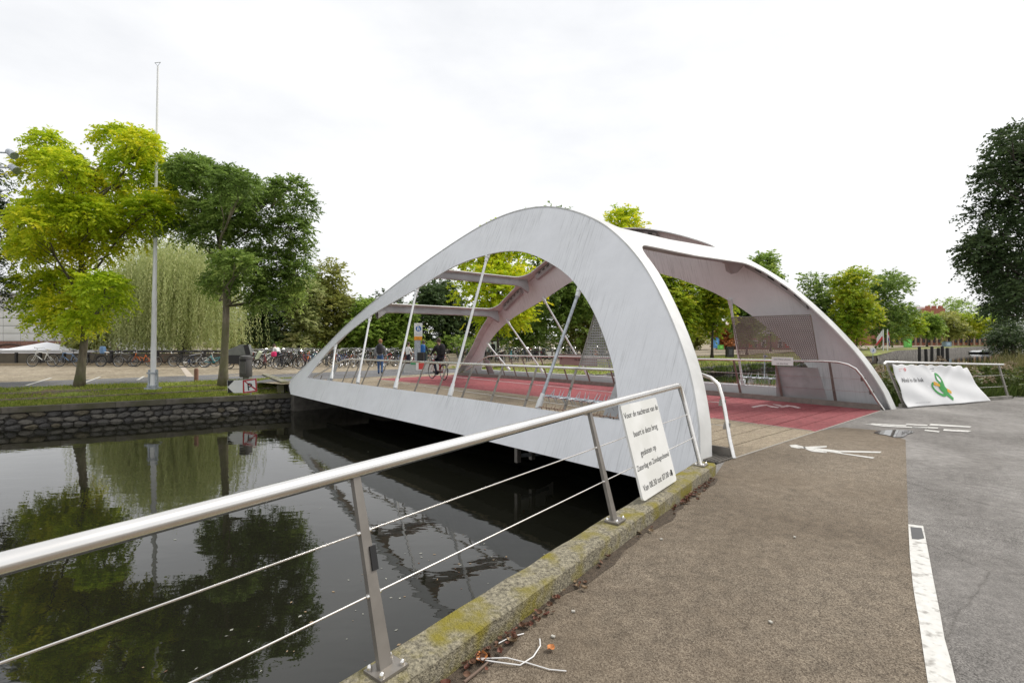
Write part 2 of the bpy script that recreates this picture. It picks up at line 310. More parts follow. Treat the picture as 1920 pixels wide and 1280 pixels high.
# --- far bank
E0 = Vector((-16.9, 16.7, 0)); ED = Vector((.857, .514, 0)).normalized(); EN = Vector((-ED.y, ED.x, 0)); EL = 9.5
def ep(t, n_=0., z=0.): return E0+ED*t+EN*n_+Vector((0, 0, z))
RB = [B(18.25, 8.9, 0), Vector((54, 75, 0)), Vector((61, 80.5, 0)), Vector((132, 141, 0)), Vector((250, 236, 0))]
def off(p, dx, dy, z): return Vector((p.x+dx, p.y+dy, z))
plz = [ep(-60, 2.9, FG), ep(EL-1.2, 2.9, FG), B(20.2, -.9, FG), B(18.27, -.3, FG), B(18.27, 8.9, FG), B(23, 9.6, FG), off(RB[1], -4, 8, FG), off(RB[2], -1, 9, FG), off(RB[3], -3, 9, FG), off(RB[4], -4, 9, FG),
       Vector((2500, 2300, FG)), Vector((2500, 4500, FG)), Vector((-3500, 4500, FG)), Vector((-3500, -40, FG))]
m = MB(); m.poly(plz); tag(m.build('plaza_ground', m_plaza), 'sandy cobbled square beyond the canal', kind='structure')
# grass banks
def bank_sheet(name, A, Bp, nA, wid, zA, zB, nu, nv, mt):
    m = MB(); vs = []
    for i in range(nu+1):
        p = A.lerp(Bp, i/nu)
        for j in range(nv+1):
            q = p+nA*(wid*j/nv); s = j/nv
            vs.append(Vector((q.x, q.y, zA+(zB-zA)*s+(random.uniform(-.02, .02) if 0 < j < nv else 0))))
    fs = [(i*(nv+1)+j, (i+1)*(nv+1)+j, (i+1)*(nv+1)+j+1, i*(nv+1)+j+1) for i in range(nu) for j in range(nv)]
    m.add(vs, fs); o = m.build(name, mt, smooth=True, ang=180); tag(o, kind='structure'); return o
bank_sheet('grass_bank', ep(-60, .18), ep(EL, .18), EN, 2.75, -.57, FG+.004, 150, 9, m_grass)
bank_sheet('grass_bank', RB[0], RB[1]-Vector((.5, .5, 0)), BU, 6.2, -.62, FG+.004, 90, 10, m_grass)
m = MB(); m.add([off(RB[1], -4, 8.2, FG+.004), off(RB[2], -2, 9.2, FG+.004), off(RB[3], -3, 9.2, FG+.004), off(RB[4], -4, 9.2, FG+.004), off(RB[4], 0, 0, .0), off(RB[3], 0, 0, .0), off(RB[2], 0, 0, -.1), off(RB[1], -.5, -.5, -.62)], [(0, 1, 6, 7), (1, 2, 5, 6), (2, 3, 4, 5)])
tag(m.build('grass_bank', m_grass), kind='structure')
# abutment face below the bridge's far end
m = MB(); m.box(B(18.78, 4.35, -.72), (1.0, 8.3, 1.2), Matrix((BU, BV, Vector((0, 0, 1)))).transposed())
tag(m.build('abutment', pm('dark_abutment', (.12, .11, .095), .9, var=.3, scale=5, bump=.4)), 'concrete abutment under the far end of the white bridge', 'abutment')
ab = MB(); ab.bar(B(18.3, -.12, -.15), B(19.9, -2.3, -.15), .42, .14, (0, 0, 1), ) if False else None
p0 = B(18.6, -.05, -.1); p1 = G(497, 703, -.1)
ab.bar(p0, p1, .3, .13, EN); ab.box(p0.lerp(p1, .12)+Vector((0, 0, -.36)), (.3, .4, .6)); ab.box(p0.lerp(p1, .55)+Vector((0, 0, -.17)), (1.3, .3, .22), Matrix.Rotation(math.atan2((p1-p0).y, (p1-p0).x), 3, 'Z'))
tag(ab.build('concrete_ledge', pm('weathered_ledge', (.27, .255, .215), .9, var=.3, scale=8, bump=.4, var2=(.16, .155, .08), s2=3)), 'long concrete ledge on the grass next to the bridge tip', 'ledge')
# far road strip and bay lines
rd = [ep(-60, 2.96, FG+.004), ep(EL-2.2, 2.96, FG+.004), ep(EL-.6, 4.3, FG+.004), B(19.6, -1.2, FG+.004), B(19.6, 9.2, FG+.004), B(21.8, 12, FG+.004), B(24.6, 8, FG+.004), B(24.6, -2, FG+.004), ep(EL-1, 7.6, FG+.004), ep(0, 6.6, FG+.004), ep(-60, 6.6, FG+.004)]
m = MB(); m.poly(rd); tag(m.build('far_road', m_farasph), 'grey asphalt strip along the far bank', kind='structure')
m = MB()
for x0, y0, x1, y1 in ((50, 722, 96, 708), (158, 717, 188, 706), (258, 712, 270, 705), (-60, 728, -20, 712)): m.bar(G(x0, y0, FG+.009), G(x1, y1, FG+.009), .1, .003, (1, 0, 0))
tag(m.build('bay_lines', m_paint), kind='structure')
m = MB(); m.poly([G(x, y, FG+.01) for x, y in ((336, 686), (345, 686), (364, 706), (350, 706))]); tag(m.build('pale_ramp', pm('pale_paving', (.5, .43, .36), .8)), kind='structure')
# terrace edgings lying in the turf
m_edge = pm('weathered_edging', (.24, .2, .15), .9, var=.3, scale=10, bump=.4)
for n_, z in ((1.05, -.395), (1.95, -.245)):
    m = MB()
    for i in range(24):
        a = ep(-10+i*.78, n_+random.uniform(-.01, .01), z+random.uniform(-.01, .01)); m.bar(a, a+ED*.77, .07, .1, EN)
    tag(m.build('turf_edging', m_edge), 'thin weathered edging strip '+('nearer the stone quay' if n_ < 1.5 else 'nearer the road')+' running through the turf', 'edging')
# --- stone quay wall
wall = empty('stone_quay_wall', ep(0, 0, -.6), 0, 'dark rubble stone quay wall with concrete coping left of the bridge', 'wall')
m = MB(); a = ep(-60, .12, 0); b_ = ep(EL, .12, 0)
m.add([a+Vector((0, 0, -.6)), b_+Vector((0, 0, -.6)), b_+Vector((0, 0, -2)), a+Vector((0, 0, -2)), a+EN*.5+Vector((0, 0, -.6)), b_+EN*.5+Vector((0, 0, -.6)), b_+EN*.5+Vector((0, 0, -2)), a+EN*.5+Vector((0, 0, -2))], [(0, 1, 2, 3), (0, 4, 5, 1), (1, 5, 6, 2), (4, 7, 6, 5)])
m.build('mortar_face', pm('dark_mortar', (.075, .07, .062), .95, var=.3, scale=20, bump=.5), wall, local=False)
m_cop = pm('coping_concrete', (.14, .125, .10), .9, var=.35, scale=5, bump=.5, bscale=30, var2=(.09, .085, .05), s2=1.3)
cop = MB(); cop.box((0, 0, 0), (1.49, .34, .19)); cme = cop.mesh('coping_stone', m_cop)
for i in range(10):
    o = link('coping_stone', cme, wall); o.matrix_parent_inverse = Matrix.Translation(-wall.location)
    o.location = ep(-5.2+i*1.5, .15, -.635+random.uniform(-.004, .004)); o.rotation_euler = (0, 0, math.atan2(ED.y, ED.x))
m = MB(); m.bar(ep(-60, .15, -.635), ep(-5.96, .15, -.635), .34, .19, EN); m.build('coping_stone', m_cop, wall, local=False)
smat = [pm('stone_%d' % i, c, .8, var=.35, scale=9, bump=.7, bscale=18) for i, c in enumerate(((.085, .08, .075), (.125, .117, .105), (.155, .143, .122), (.066, .064, .063), (.15, .13, .09)))]
smesh = []
for i in range(8):
    m = MB(); k = 7; rings = [(1.0, 0.), (.93, .55), (.55, .95)]; vs = []; ph = random.random()*6; rad = [random.uniform(.8, 1.08) for _ in range(k)]
    for r_, h in rings:
        for j in range(k):
            an = 2*math.pi*j/k+ph; vs.append((rad[j]*r_*math.cos(an)*random.uniform(.94, 1.06), -h*random.uniform(.85, 1.1), rad[j]*r_*math.sin(an)*random.uniform(.94, 1.06)))
    fs = [(a*k+j, a*k+(j+1) % k, (a+1)*k+(j+1) % k, (a+1)*k+j) for a in range(2) for j in range(k)]+[tuple(2*k+j for j in range(k))]
    m.add(vs, fs); smesh.append(m.mesh('stone', smat[i % 5]))
def stones(parent, A, dirv, length, nrm, ztop, rows, rh, wmin, wmax, limit=300, depth=.13):
    cnt = 0
    for r_ in range(rows):
        s = random.uniform(0, .2)
        while s < length and cnt < limit:
            wd = random.uniform(wmin, wmax); p = A+dirv*(s+wd/2)
            o = link('stone', random.choice(smesh), parent); o.matrix_parent_inverse = Matrix.Translation(-parent.location)
            o.location = Vector((p.x, p.y, ztop-rh*(r_+.5)+random.uniform(-.03, .03)))
            o.rotation_euler = (0, random.uniform(-.25, .25), math.atan2(dirv.y, dirv.x))
            o.scale = (wd*.53, random.uniform(.7, 1.2)*depth, rh*random.uniform(.5, .6)); s += wd*.95; cnt += 1
stones(wall, ep(-4.5, .12), ED, 13.2, EN, -.735, 3, .21, .26, .5)
# far right quay
wall2 = empty('stone_embankment', RB[1]+Vector((0, 0, -1)), 0, 'grey stone embankment across the wide water behind the white banner', 'wall')
m = MB()
for a, b_ in zip(RB[1:-1], RB[2:]):
    m.add([Vector((a.x, a.y, 0.0 if a is not RB[1] else -.6)), Vector((b_.x, b_.y, 0)), Vector((b_.x, b_.y-.6, -2)), Vector((a.x, a.y-.6, -2))], [(0, 1, 2, 3)])
m.build('stone_face', pm('far_stone', (.17, .155, .135), .9, var=.5, scale=2.2, bump=1, bscale=3), wall2, local=False)
wall3 = empty('low_stone_edge', RB[0]+Vector((0, 0, -1)), 0, 'low rubble stone edge of the grass bank behind the red deck', 'wall')
m = MB(); a, b_ = RB[0], RB[1]; m.add([Vector((a.x, a.y, -.6)), Vector((b_.x, b_.y, -.6)), Vector((b_.x, b_.y, -2)), Vector((a.x, a.y, -2))], [(0, 1, 2, 3)])
m.build('earth_face', m_soil, wall3, local=False)
stones(wall3, RB[0]+BV*2, BV, 50, EN, -.55, 2, .33, .5, .95, 150, .2)
# turf blades and weeds (stuff)
def blades(name, N_, place, h0, h1, wd, mt, label, lean=.5):
    P = np.array([place() for _ in range(N_)]); h = rng.uniform(h0, h1, N_); an = rng.uniform(0, 6.28, N_)
    sx = np.stack([np.cos(an), np.sin(an), np.zeros(N_)], 1)*wd/2; tip = P+np.stack([rng.normal(0, lean, N_)*h, rng.normal(0, lean, N_)*h, h], 1)
    v = np.empty((N_*3, 3)); v[0::3] = P-sx; v[1::3] = P+sx; v[2::3] = tip
    me = bpy.data.meshes.new(name); me.from_pydata(v.tolist(), [], np.arange(N_*3).reshape(-1, 3).tolist()); me.materials.append(mt)
    at = me.attributes.new('tint', 'FLOAT', 'POINT'); at.data.foreach_set('value', np.repeat(rng.uniform(0, 1, N_), 3))
    o = link(name, me); tag(o, label, 'grass', kind='stuff'); return o
m_blade = leafmat('grass_blade', (.17, .23, .035), (.30, .38, .06), (.5, .47, .13), .4)
def pl_left():
    while True:
        t = random.uniform(-7, EL); s = random.random(); 
        if math.sin(t*1.3+s*5)+math.sin(t*.47-s*3)+random.uniform(-1.2, 1.6) > -.5: return ep(t, .2+2.7*s, -.57+(FG+.574)*s)
blades('turf_grass', 42000, pl_left, .04, .10, .03, m_blade, 'short patchy turf between the stone quay and the far road')
def pl_right():
    t = 1+73*random.random()**1.6; s = random.random(); p = RB[0]+BV*t+BU*(6.2*s); return Vector((p.x, p.y, -.62+(FG+.624)*s))
blades('bank_grass', 16000, pl_right, .06, .16, .07, m_blade, 'mown grass bank behind the far arch of the bridge')
def pl_tuft():
    c_ = random.choice(tufts); return Vector((c_.x+random.gauss(0, .7), c_.y+random.gauss(0, .35), -1.1+random.random()*.35))
tufts = [RB[0]+BV*t for t in (9, 14, 15.5, 17, 18, 19, 20.5, 23, 26, 27, 30, 33, 37, 41)]
blades('water_edge_weeds', 4500, pl_tuft, .15, .6, .06, leafmat('weed', (.05, .08, .015), (.08, .13, .025), (.16, .19, .05), .35), 'ragged green weeds along the low stone edge', .35)
# ============================================================ BRIDGE
def plate_mat():
    m = bpy.data.materials.new('painted_plate'); m.use_nodes = True; t = m.node_tree; n = t.nodes; l = t.links; b = n['Principled BSDF']
    b.inputs['Roughness'].default_value = .42; b.inputs['Metallic'].default_value = .0; b.inputs['Specular IOR Level'].default_value = .4
    c = n.new('ShaderNodeTexCoord'); dt = n.new('ShaderNodeVectorMath'); dt.operation = 'DOT_PRODUCT'; dt.inputs[1].default_value = tuple(BU*9); l.new(c.outputs['Object'], dt.inputs[0]); sx_ = n.new('ShaderNodeSeparateXYZ'); l.new(c.outputs['Object'], sx_.inputs[0]); zm = n.new('ShaderNodeMath'); zm.operation = 'MULTIPLY'; zm.inputs[1].default_value = .3; l.new(sx_.outputs[2], zm.inputs[0]); mpp = n.new('ShaderNodeCombineXYZ'); l.new(dt.outputs['Value'], mpp.inputs[0]); l.new(zm.outputs[0], mpp.inputs[1])
    z = n.new('ShaderNodeTexNoise'); z.inputs['Scale'].default_value = 3.2; z.inputs['Detail'].default_value = 6; z.inputs['Roughness'].default_value = .7; l.new(mpp.outputs[0], z.inputs['Vector'])
    zc = n.new('ShaderNodeTexNoise'); zc.inputs['Scale'].default_value = .55; zc.inputs['Detail'].default_value = 3; l.new(c.outputs['Object'], zc.inputs['Vector'])
    r = n.new('ShaderNodeValToRGB'); l.new(z.outputs['Fac'], r.inputs[0]); r.color_ramp.elements[0].position = .28; r.color_ramp.elements[1].position = .5
    r.color_ramp.elements[0].color = (.38, .385, .39, 1); r.color_ramp.elements[1].color = (.75, .76, .775, 1)
    r2 = n.new('ShaderNodeValToRGB'); l.new(zc.outputs['Fac'], r2.inputs[0]); r2.color_ramp.elements[0].position = .38; r2.color_ramp.elements[1].position = .62
    mm = n.new('ShaderNodeMixRGB'); l.new(r2.outputs[0], mm.inputs[0]); mm.inputs[1].default_value = (.75, .76, .78, 1); l.new(r.outputs[0], mm.inputs[2])
    zs = n.new('ShaderNodeTexNoise'); zs.inputs['Scale'].default_value = 1.6; zs.inputs['Detail'].default_value = 9; zs.inputs['Roughness'].default_value = .7; l.new(c.outputs['Object'], zs.inputs['Vector'])
    r3 = n.new('ShaderNodeValToRGB'); l.new(zs.outputs['Fac'], r3.inputs[0]); r3.color_ramp.elements[0].color = (.93, .93, .93, 1); r3.color_ramp.elements[1].color = (1.03, 1.03, 1.03, 1); r3.color_ramp.elements[0].position = .3; r3.color_ramp.elements[1].position = .65
    mu = n.new('ShaderNodeMixRGB'); mu.blend_type = 'MULTIPLY'; mu.inputs[0].default_value = 1; l.new(mm.outputs[0], mu.inputs[1]); l.new(r3.outputs[0], mu.inputs[2]); l.new(mu.outputs[0], b.inputs['Base Color'])
    return m
m_plate = plate_mat()
m_flange = pm('pale_flange_paint', (.68, .68, .665), .4, 0, var=.08, scale=2.5, var2=(.56, .56, .54), s2=1.5)
m_scuff = pm('grey_lower_paint', (.42, .43, .44), .5, 0, var=.2, scale=4, var2=(.34, .34, .34), s2=2)
ext = [(18.18, .06), (16.33, 1.22), (14.87, 2.24), (13.38, 3.03), (11.7, 3.79), (9.9, 4.48), (8.28, 4.97), (6.93, 5.14), (5.65, 5.03), (4.42, 4.64), (3.27, 4.04), (2.21, 3.19), (1.36, 2.22), (.71, 1.26), (.33, .44), (.2, -.03)]
itr = [(16.52, .24), (15.35, 1.44), (13.29, 2.49), (10.67, 3.29), (8.89, 3.84), (7.46, 4.01), (6.33, 3.97), (5.42, 3.74), (4.33, 3.26), (3.58, 2.77), (2.83, 2.08), (2.14, 1.2), (1.72, .37)]
eS = spline(ext, 110); iS = spline(itr, 90)
def zext(u): return float(np.interp(u, eS[::-1, 0], eS[::-1, 1]))
def fsh(u): return -.38*max(0, min(1, (6.5-u)/4.5))     # the far arch's leg stands slightly further out
VW = 8.7
bridge = empty('arch_footbridge', B(0, 4.35, 0), 0, 'white steel arch footbridge with leaning arches and a red and tan deck', 'bridge')
def bb(m, name, mt, parent=None, smooth=False, ang=40, label=None):
    o = m.build(name, mt, None, smooth, ang); o.parent = parent or bridge
    o.matrix_parent_inverse = Matrix.Identity(4) if parent else Matrix.Translation(-bridge.location)
    if label: o['label'] = label
    return o
def near3(u, z, dv=0.): return B(u, K*z+dv, z)
def far3(u, z, dv=0.): return B(u+(fsh(u) if z > -.2 else fsh(0)), VW-K*z-dv, z)
outer = [tuple(p) for p in eS]+[(.12, -.42), (1.1, -.40), (6.1, -.40), (10.1, -.43), (17.46, -.45), (18.1, -.16)]
inner = [tuple(p) for p in iS]+[(3.8, .36), (6.57, .35), (10.8, .31)]
nn = (BV*1-Vector((0, 0, K))).normalized()
m = MB(); m.prism([outer, inner], near3, nn, .03); bb(m, 'arch_plate', m_plate, label='near leaning arch plate with a bow shaped opening')
nf = (-BV*1-Vector((0, 0, K))).normalized()
m = MB(); m.prism([outer, inner], far3, nf, .03); bb(m, 'arch_plate', m_plate, label='far leaning arch plate with its shaded inner face')
# top flange with cross beams: one continuous curved sheet with rounded openings
holes = [(-1, 2.75, .0, .42), (3.42, 11.0, .30, .55), (11.42, 13.42, .45, .45), (13.85, 18.5, .45, .0)]   # u0,u1, fillet radius at each end
def strip(u):
    return .31+.07*max(0, min(1, (u-1.2)/2.0))
us = set(np.linspace(.2, 18.18, 150).tolist())
for u0, u1, ra, rb in holes:
    for e_, r_, sgn in ((u0, ra, 1), (u1, rb, -1)):
        if .2 < e_ < 18.18:
            us.add(e_); us.add(e_-sgn*1e-3)
            for q in np.linspace(0.0, 1, 12): us.add(float(min(18.18, max(.2, e_+sgn*r_*q*q))))
us = sorted(us)
def inner_w(u, half):
    for u0, u1, ra, rb in holes:
        if u0 <= u <= u1:
            w_ = strip(u)
            if ra and u-u0 < ra: d_ = ra-(u-u0); w_ += ra-math.sqrt(max(0, ra*ra-d_*d_))
            if rb and u1-u < rb: d_ = rb-(u1-u); w_ += rb-math.sqrt(max(0, rb*rb-d_*d_))
            return min(w_, half)
    return half
def flange(side):
    m = MB(); T = .028; rows = []
    for u in us:
        z = zext(u); half = VW/2-K*z; w_ = inner_w(u, half)
        uu = u+(0 if side == 0 else fsh(u))
        du = (zext(u+.02)-zext(u-.02))/.04; nrm = (BU*(-du)+Vector((0, 0, 1))).normalized()
        def pt(vv, inwd=False):
            p = B(u+(fsh(u)*(max(0, vv-VW/2)/(VW/2-K*z)) if side == 1 else 0), vv, z); return p
        if side == 0: a_, b_ = K*z-.012, K*z+w_
        else: a_, b_ = VW-K*z+.012, VW-K*z-w_
        pa, pb = pt(a_), pt(b_)
        rows.append((pa+nrm*T, pb+nrm*T, pb-nrm*.001, pa-nrm*.001))
    vs = [p for r_ in rows for p in r_]; fs = []
    for i in range(len(rows)-1):
        for j in range(4): fs.append((i*4+j, i*4+(j+1) % 4, (i+1)*4+(j+1) % 4, (i+1)*4+j))
    fs += [(0, 1, 2, 3), tuple(len(vs)-4+j for j in (3, 2, 1, 0))]
    m.add(vs, fs); return m
bb(flange(0), 'top_flange', m_flange, smooth=True, ang=30); bb(flange(1), 'top_flange', m_flange, smooth=True, ang=30)
# webs under the cross beams
for uc, wd, dp in ((3.08, .3, .2), (11.21, .16, .22), (13.64, .16, .22)):
    m = MB(); z = zext(uc); vs = []; n_ = 14
    du = (zext(uc+.02)-zext(uc-.02))/.04; tan = (BU+Vector((0, 0, du))).normalized()
    nrm = (BU*(-du)+Vector((0, 0, 1))).normalized()
    for i in range(n_+1):
        s = i/n_; v0 = K*z+.24; v1 = VW-K*z-.24; vv = v0+(v1-v0)*s; e_ = min(s, 1-s)*(v1-v0); h = dp+.28*max(0, 1-e_/.55)**2; ww = wd/2*(1+.9*max(0, 1-e_/.5)**2)
        c_ = B(uc+fsh(uc)*max(0, s-.5)*2, vv, z)-nrm*.004
        vs += [c_+tan*ww, c_-tan*ww, c_-tan*ww*.75-nrm*h*.75, c_-tan*ww*.3-nrm*h, c_+tan*ww*.3-nrm*h, c_+tan*ww*.75-nrm*h*.75]
    fs = [(i*6+j, i*6+(j+1) % 6, (i+1)*6+(j+1) % 6, (i+1)*6+j) for i in range(n_) for j in range(6)]
    m.add(vs, fs); bb(m, 'cross_beam', m_scuff, smooth=True, ang=35)
# slotted light channel on the inner side of both arches
m_dark = plain('dark_slot', (.02, .02, .02), .7)
for fn, sg in ((near3, 1), (far3, 1)):
    for u0, u1 in ((1.75, 3.0), (5.2, 10.6), (11.7, 13.1)):
        m = MB(); n_ = int((u1-u0)/.12); vs = []
        for i in range(n_+1):
            u = u0+(u1-u0)*i/n_; z = zext(u); q = lambda dz, dv: fn(u, z+dz, dv)
            vs += [q(-.06, .045), q(-.06, .20), q(-.22, .20), q(-.22, .045)]
        m.add(vs, [(i*4+j, i*4+(j+1) % 4, (i+1)*4+(j+1) % 4, (i+1)*4+j) for i in range(n_) for j in range(4)]+[(0, 1, 2, 3), tuple(n_*4+j for j in (3, 2, 1, 0))])
        ch = bb(m, 'light_channel', m_scuff)
        m = MB()
        for i in range(int((u1-u0)/.26)):
            u = u0+.1+i*.26; a = fn(u, zext(u)-.075, .203); c_ = fn(u+.13, zext(u+.13)-.075, .203); dn = Vector((0, 0, -.05)); 
            m.add([a, c_, c_+dn, a+dn], [(0, 1, 2, 3)])
        bb(m, 'slots', m_dark, ch)
# hangers
def hanger(p, q):
    p = Vector(p); q = Vector(q); t = (q-p).normalized(); m = MB(); m.tube([p+t*.1, q-t*.1], .034, 10)
    h = bb(m, 'hanger', m_hang, smooth=True)
    for a, b_ in ((p-t*.03, p+t*.28), (q+t*.06, q-t*.22)):
        m = MB(); m.tube([a, a.lerp(b_, .6), a.lerp(b_, .62), b_], [.062, .062, .05, .048], 10); bb(m, 'socket', m_hang, h, smooth=True)
    return h
m_hang = pm('white_hanger_paint', (.68, .69, .69), .35, .1, var=.08)
for (ub, zb), (ut, zt) in (((14.29, .33), (15.25, 1.50)), ((12.09, .34), (13.28, 2.52)), ((9.58, .35), (10.68, 3.31)), ((6.82, .37), (7.44, 4.03)), ((3.73, .38), (3.6, 2.80))):
    h = hanger(near3(ub, zb, .06), near3(ut, zt, .06))
    if ub < 4: h['label'] = 'scuffed grey hanger rod beside the spiked bars'; h.data.materials[0] = m_galv
    hanger(far3(ub, zb, .06), far3(ut, zt, .06))
# girders' inner faces, edge plates and underside
def dz(u): return .0-.1*max(0, u)/18.2+.05*math.sin(math.pi*max(0, min(1, u/18.2)))
for v0, sg in ((.52, 1), (8.1, -1)):
    m = MB()
    for i in range(12): u0 = JL+.05+i*1.51; m.bar(B(u0, v0, dz(u0)+.06), B(u0+1.5, v0, dz(u0+1.5)+.06), .15, .02, (0, 0, 1))
    ep_ = bb(m, 'edge_plate', m_steeld)
    for i in range(24):
        u0 = .35+i*.75
        if i % 3 == 2: continue
        for du in (0, .09):
            for z_ in (.035, .095): m = MB(); m.lathe([(.016, 0), (.016, .012), (.009, .018)], B(u0+du, v0+sg*.011, dz(u0)+z_), 6, BV*sg); 
            bb(m, 'bolt', m_steeld, ep_)
    m = MB(); s = 1 if sg > 0 else -1
    for i in range(10):
        u0 = .1+i*1.8; va = (.18 if sg > 0 else 8.52); m.add([B(u0, va, .02), B(u0+1.8, va, .02), B(u0+1.8, v0-sg*.01, .02-.09), B(u0, v0-sg*.01, .02-.09)], [(0, 1, 2, 3)])
    bb(m, 'gutter_plate', m_scuff)
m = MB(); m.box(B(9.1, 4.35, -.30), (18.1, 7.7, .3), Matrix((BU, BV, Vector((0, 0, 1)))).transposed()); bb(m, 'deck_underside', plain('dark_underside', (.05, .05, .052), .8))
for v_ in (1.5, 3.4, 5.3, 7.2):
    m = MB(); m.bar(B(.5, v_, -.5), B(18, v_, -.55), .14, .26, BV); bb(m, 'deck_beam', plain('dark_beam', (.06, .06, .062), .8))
# deck planks, tan footway and red cycle lane
for i in range(45):
    u0 = JL+.03+i*.405
    for va, vb, mt, nm in ((.54, 3.76, m_decktan, 'tan'), (3.775, 8.07, m_red, 'red')):
        m = MB(); a0 = dz(u0)+random.uniform(-.003, .003); 
        m.add([B(u0, va, a0), B(u0+.388, va, a0), B(u0+.388, vb, a0), B(u0, vb, a0), B(u0-.004, va, a0-.13), B(u0+.390, va, a0-.13), B(u0+.390, vb, a0-.13), B(u0-.004, vb, a0-.13)], [(0, 1, 2, 3), (0, 4, 5, 1), (1, 5, 6, 2), (2, 6, 7, 3), (3, 7, 4, 0)])
        bb(m, 'deck_plank', mt)
m = MB(); 
for i in range(18): m.bar(B(JL+.1+i, 3.7675, dz(JL+.1+i)+.004), B(JL+1.05+i, 3.7675, dz(JL+1.05+i)+.004), .02, .006, BV)
bb(m, 'divider_strip', plain('joint_metal', (.62, .6, .56)))
# faded bicycle symbol on the red lane
m = MB()
def dk(px, py): 
    p = G(px, py, .013); return p
for pl in ([(1408, 762), (1425, 759), (1440, 758), (1436, 760), (1424, 762), (1412, 764)], [(1436, 759), (1450, 761), (1462, 763), (1458, 764.5), (1444, 763)], [(1448, 757), (1462, 758.5), (1470, 761), (1464, 762), (1456, 760)], [(1462, 762), (1476, 759), (1492, 761), (1502, 764), (1496, 765), (1480, 762), (1466, 764)]): m.poly([dk(*q) for q in pl])
bb(m, 'bicycle_symbol', pm('worn_white_paint', (.6, .5, .49), .7, var=.2, scale=20, var2=(.42, .2, .2), s2=12))
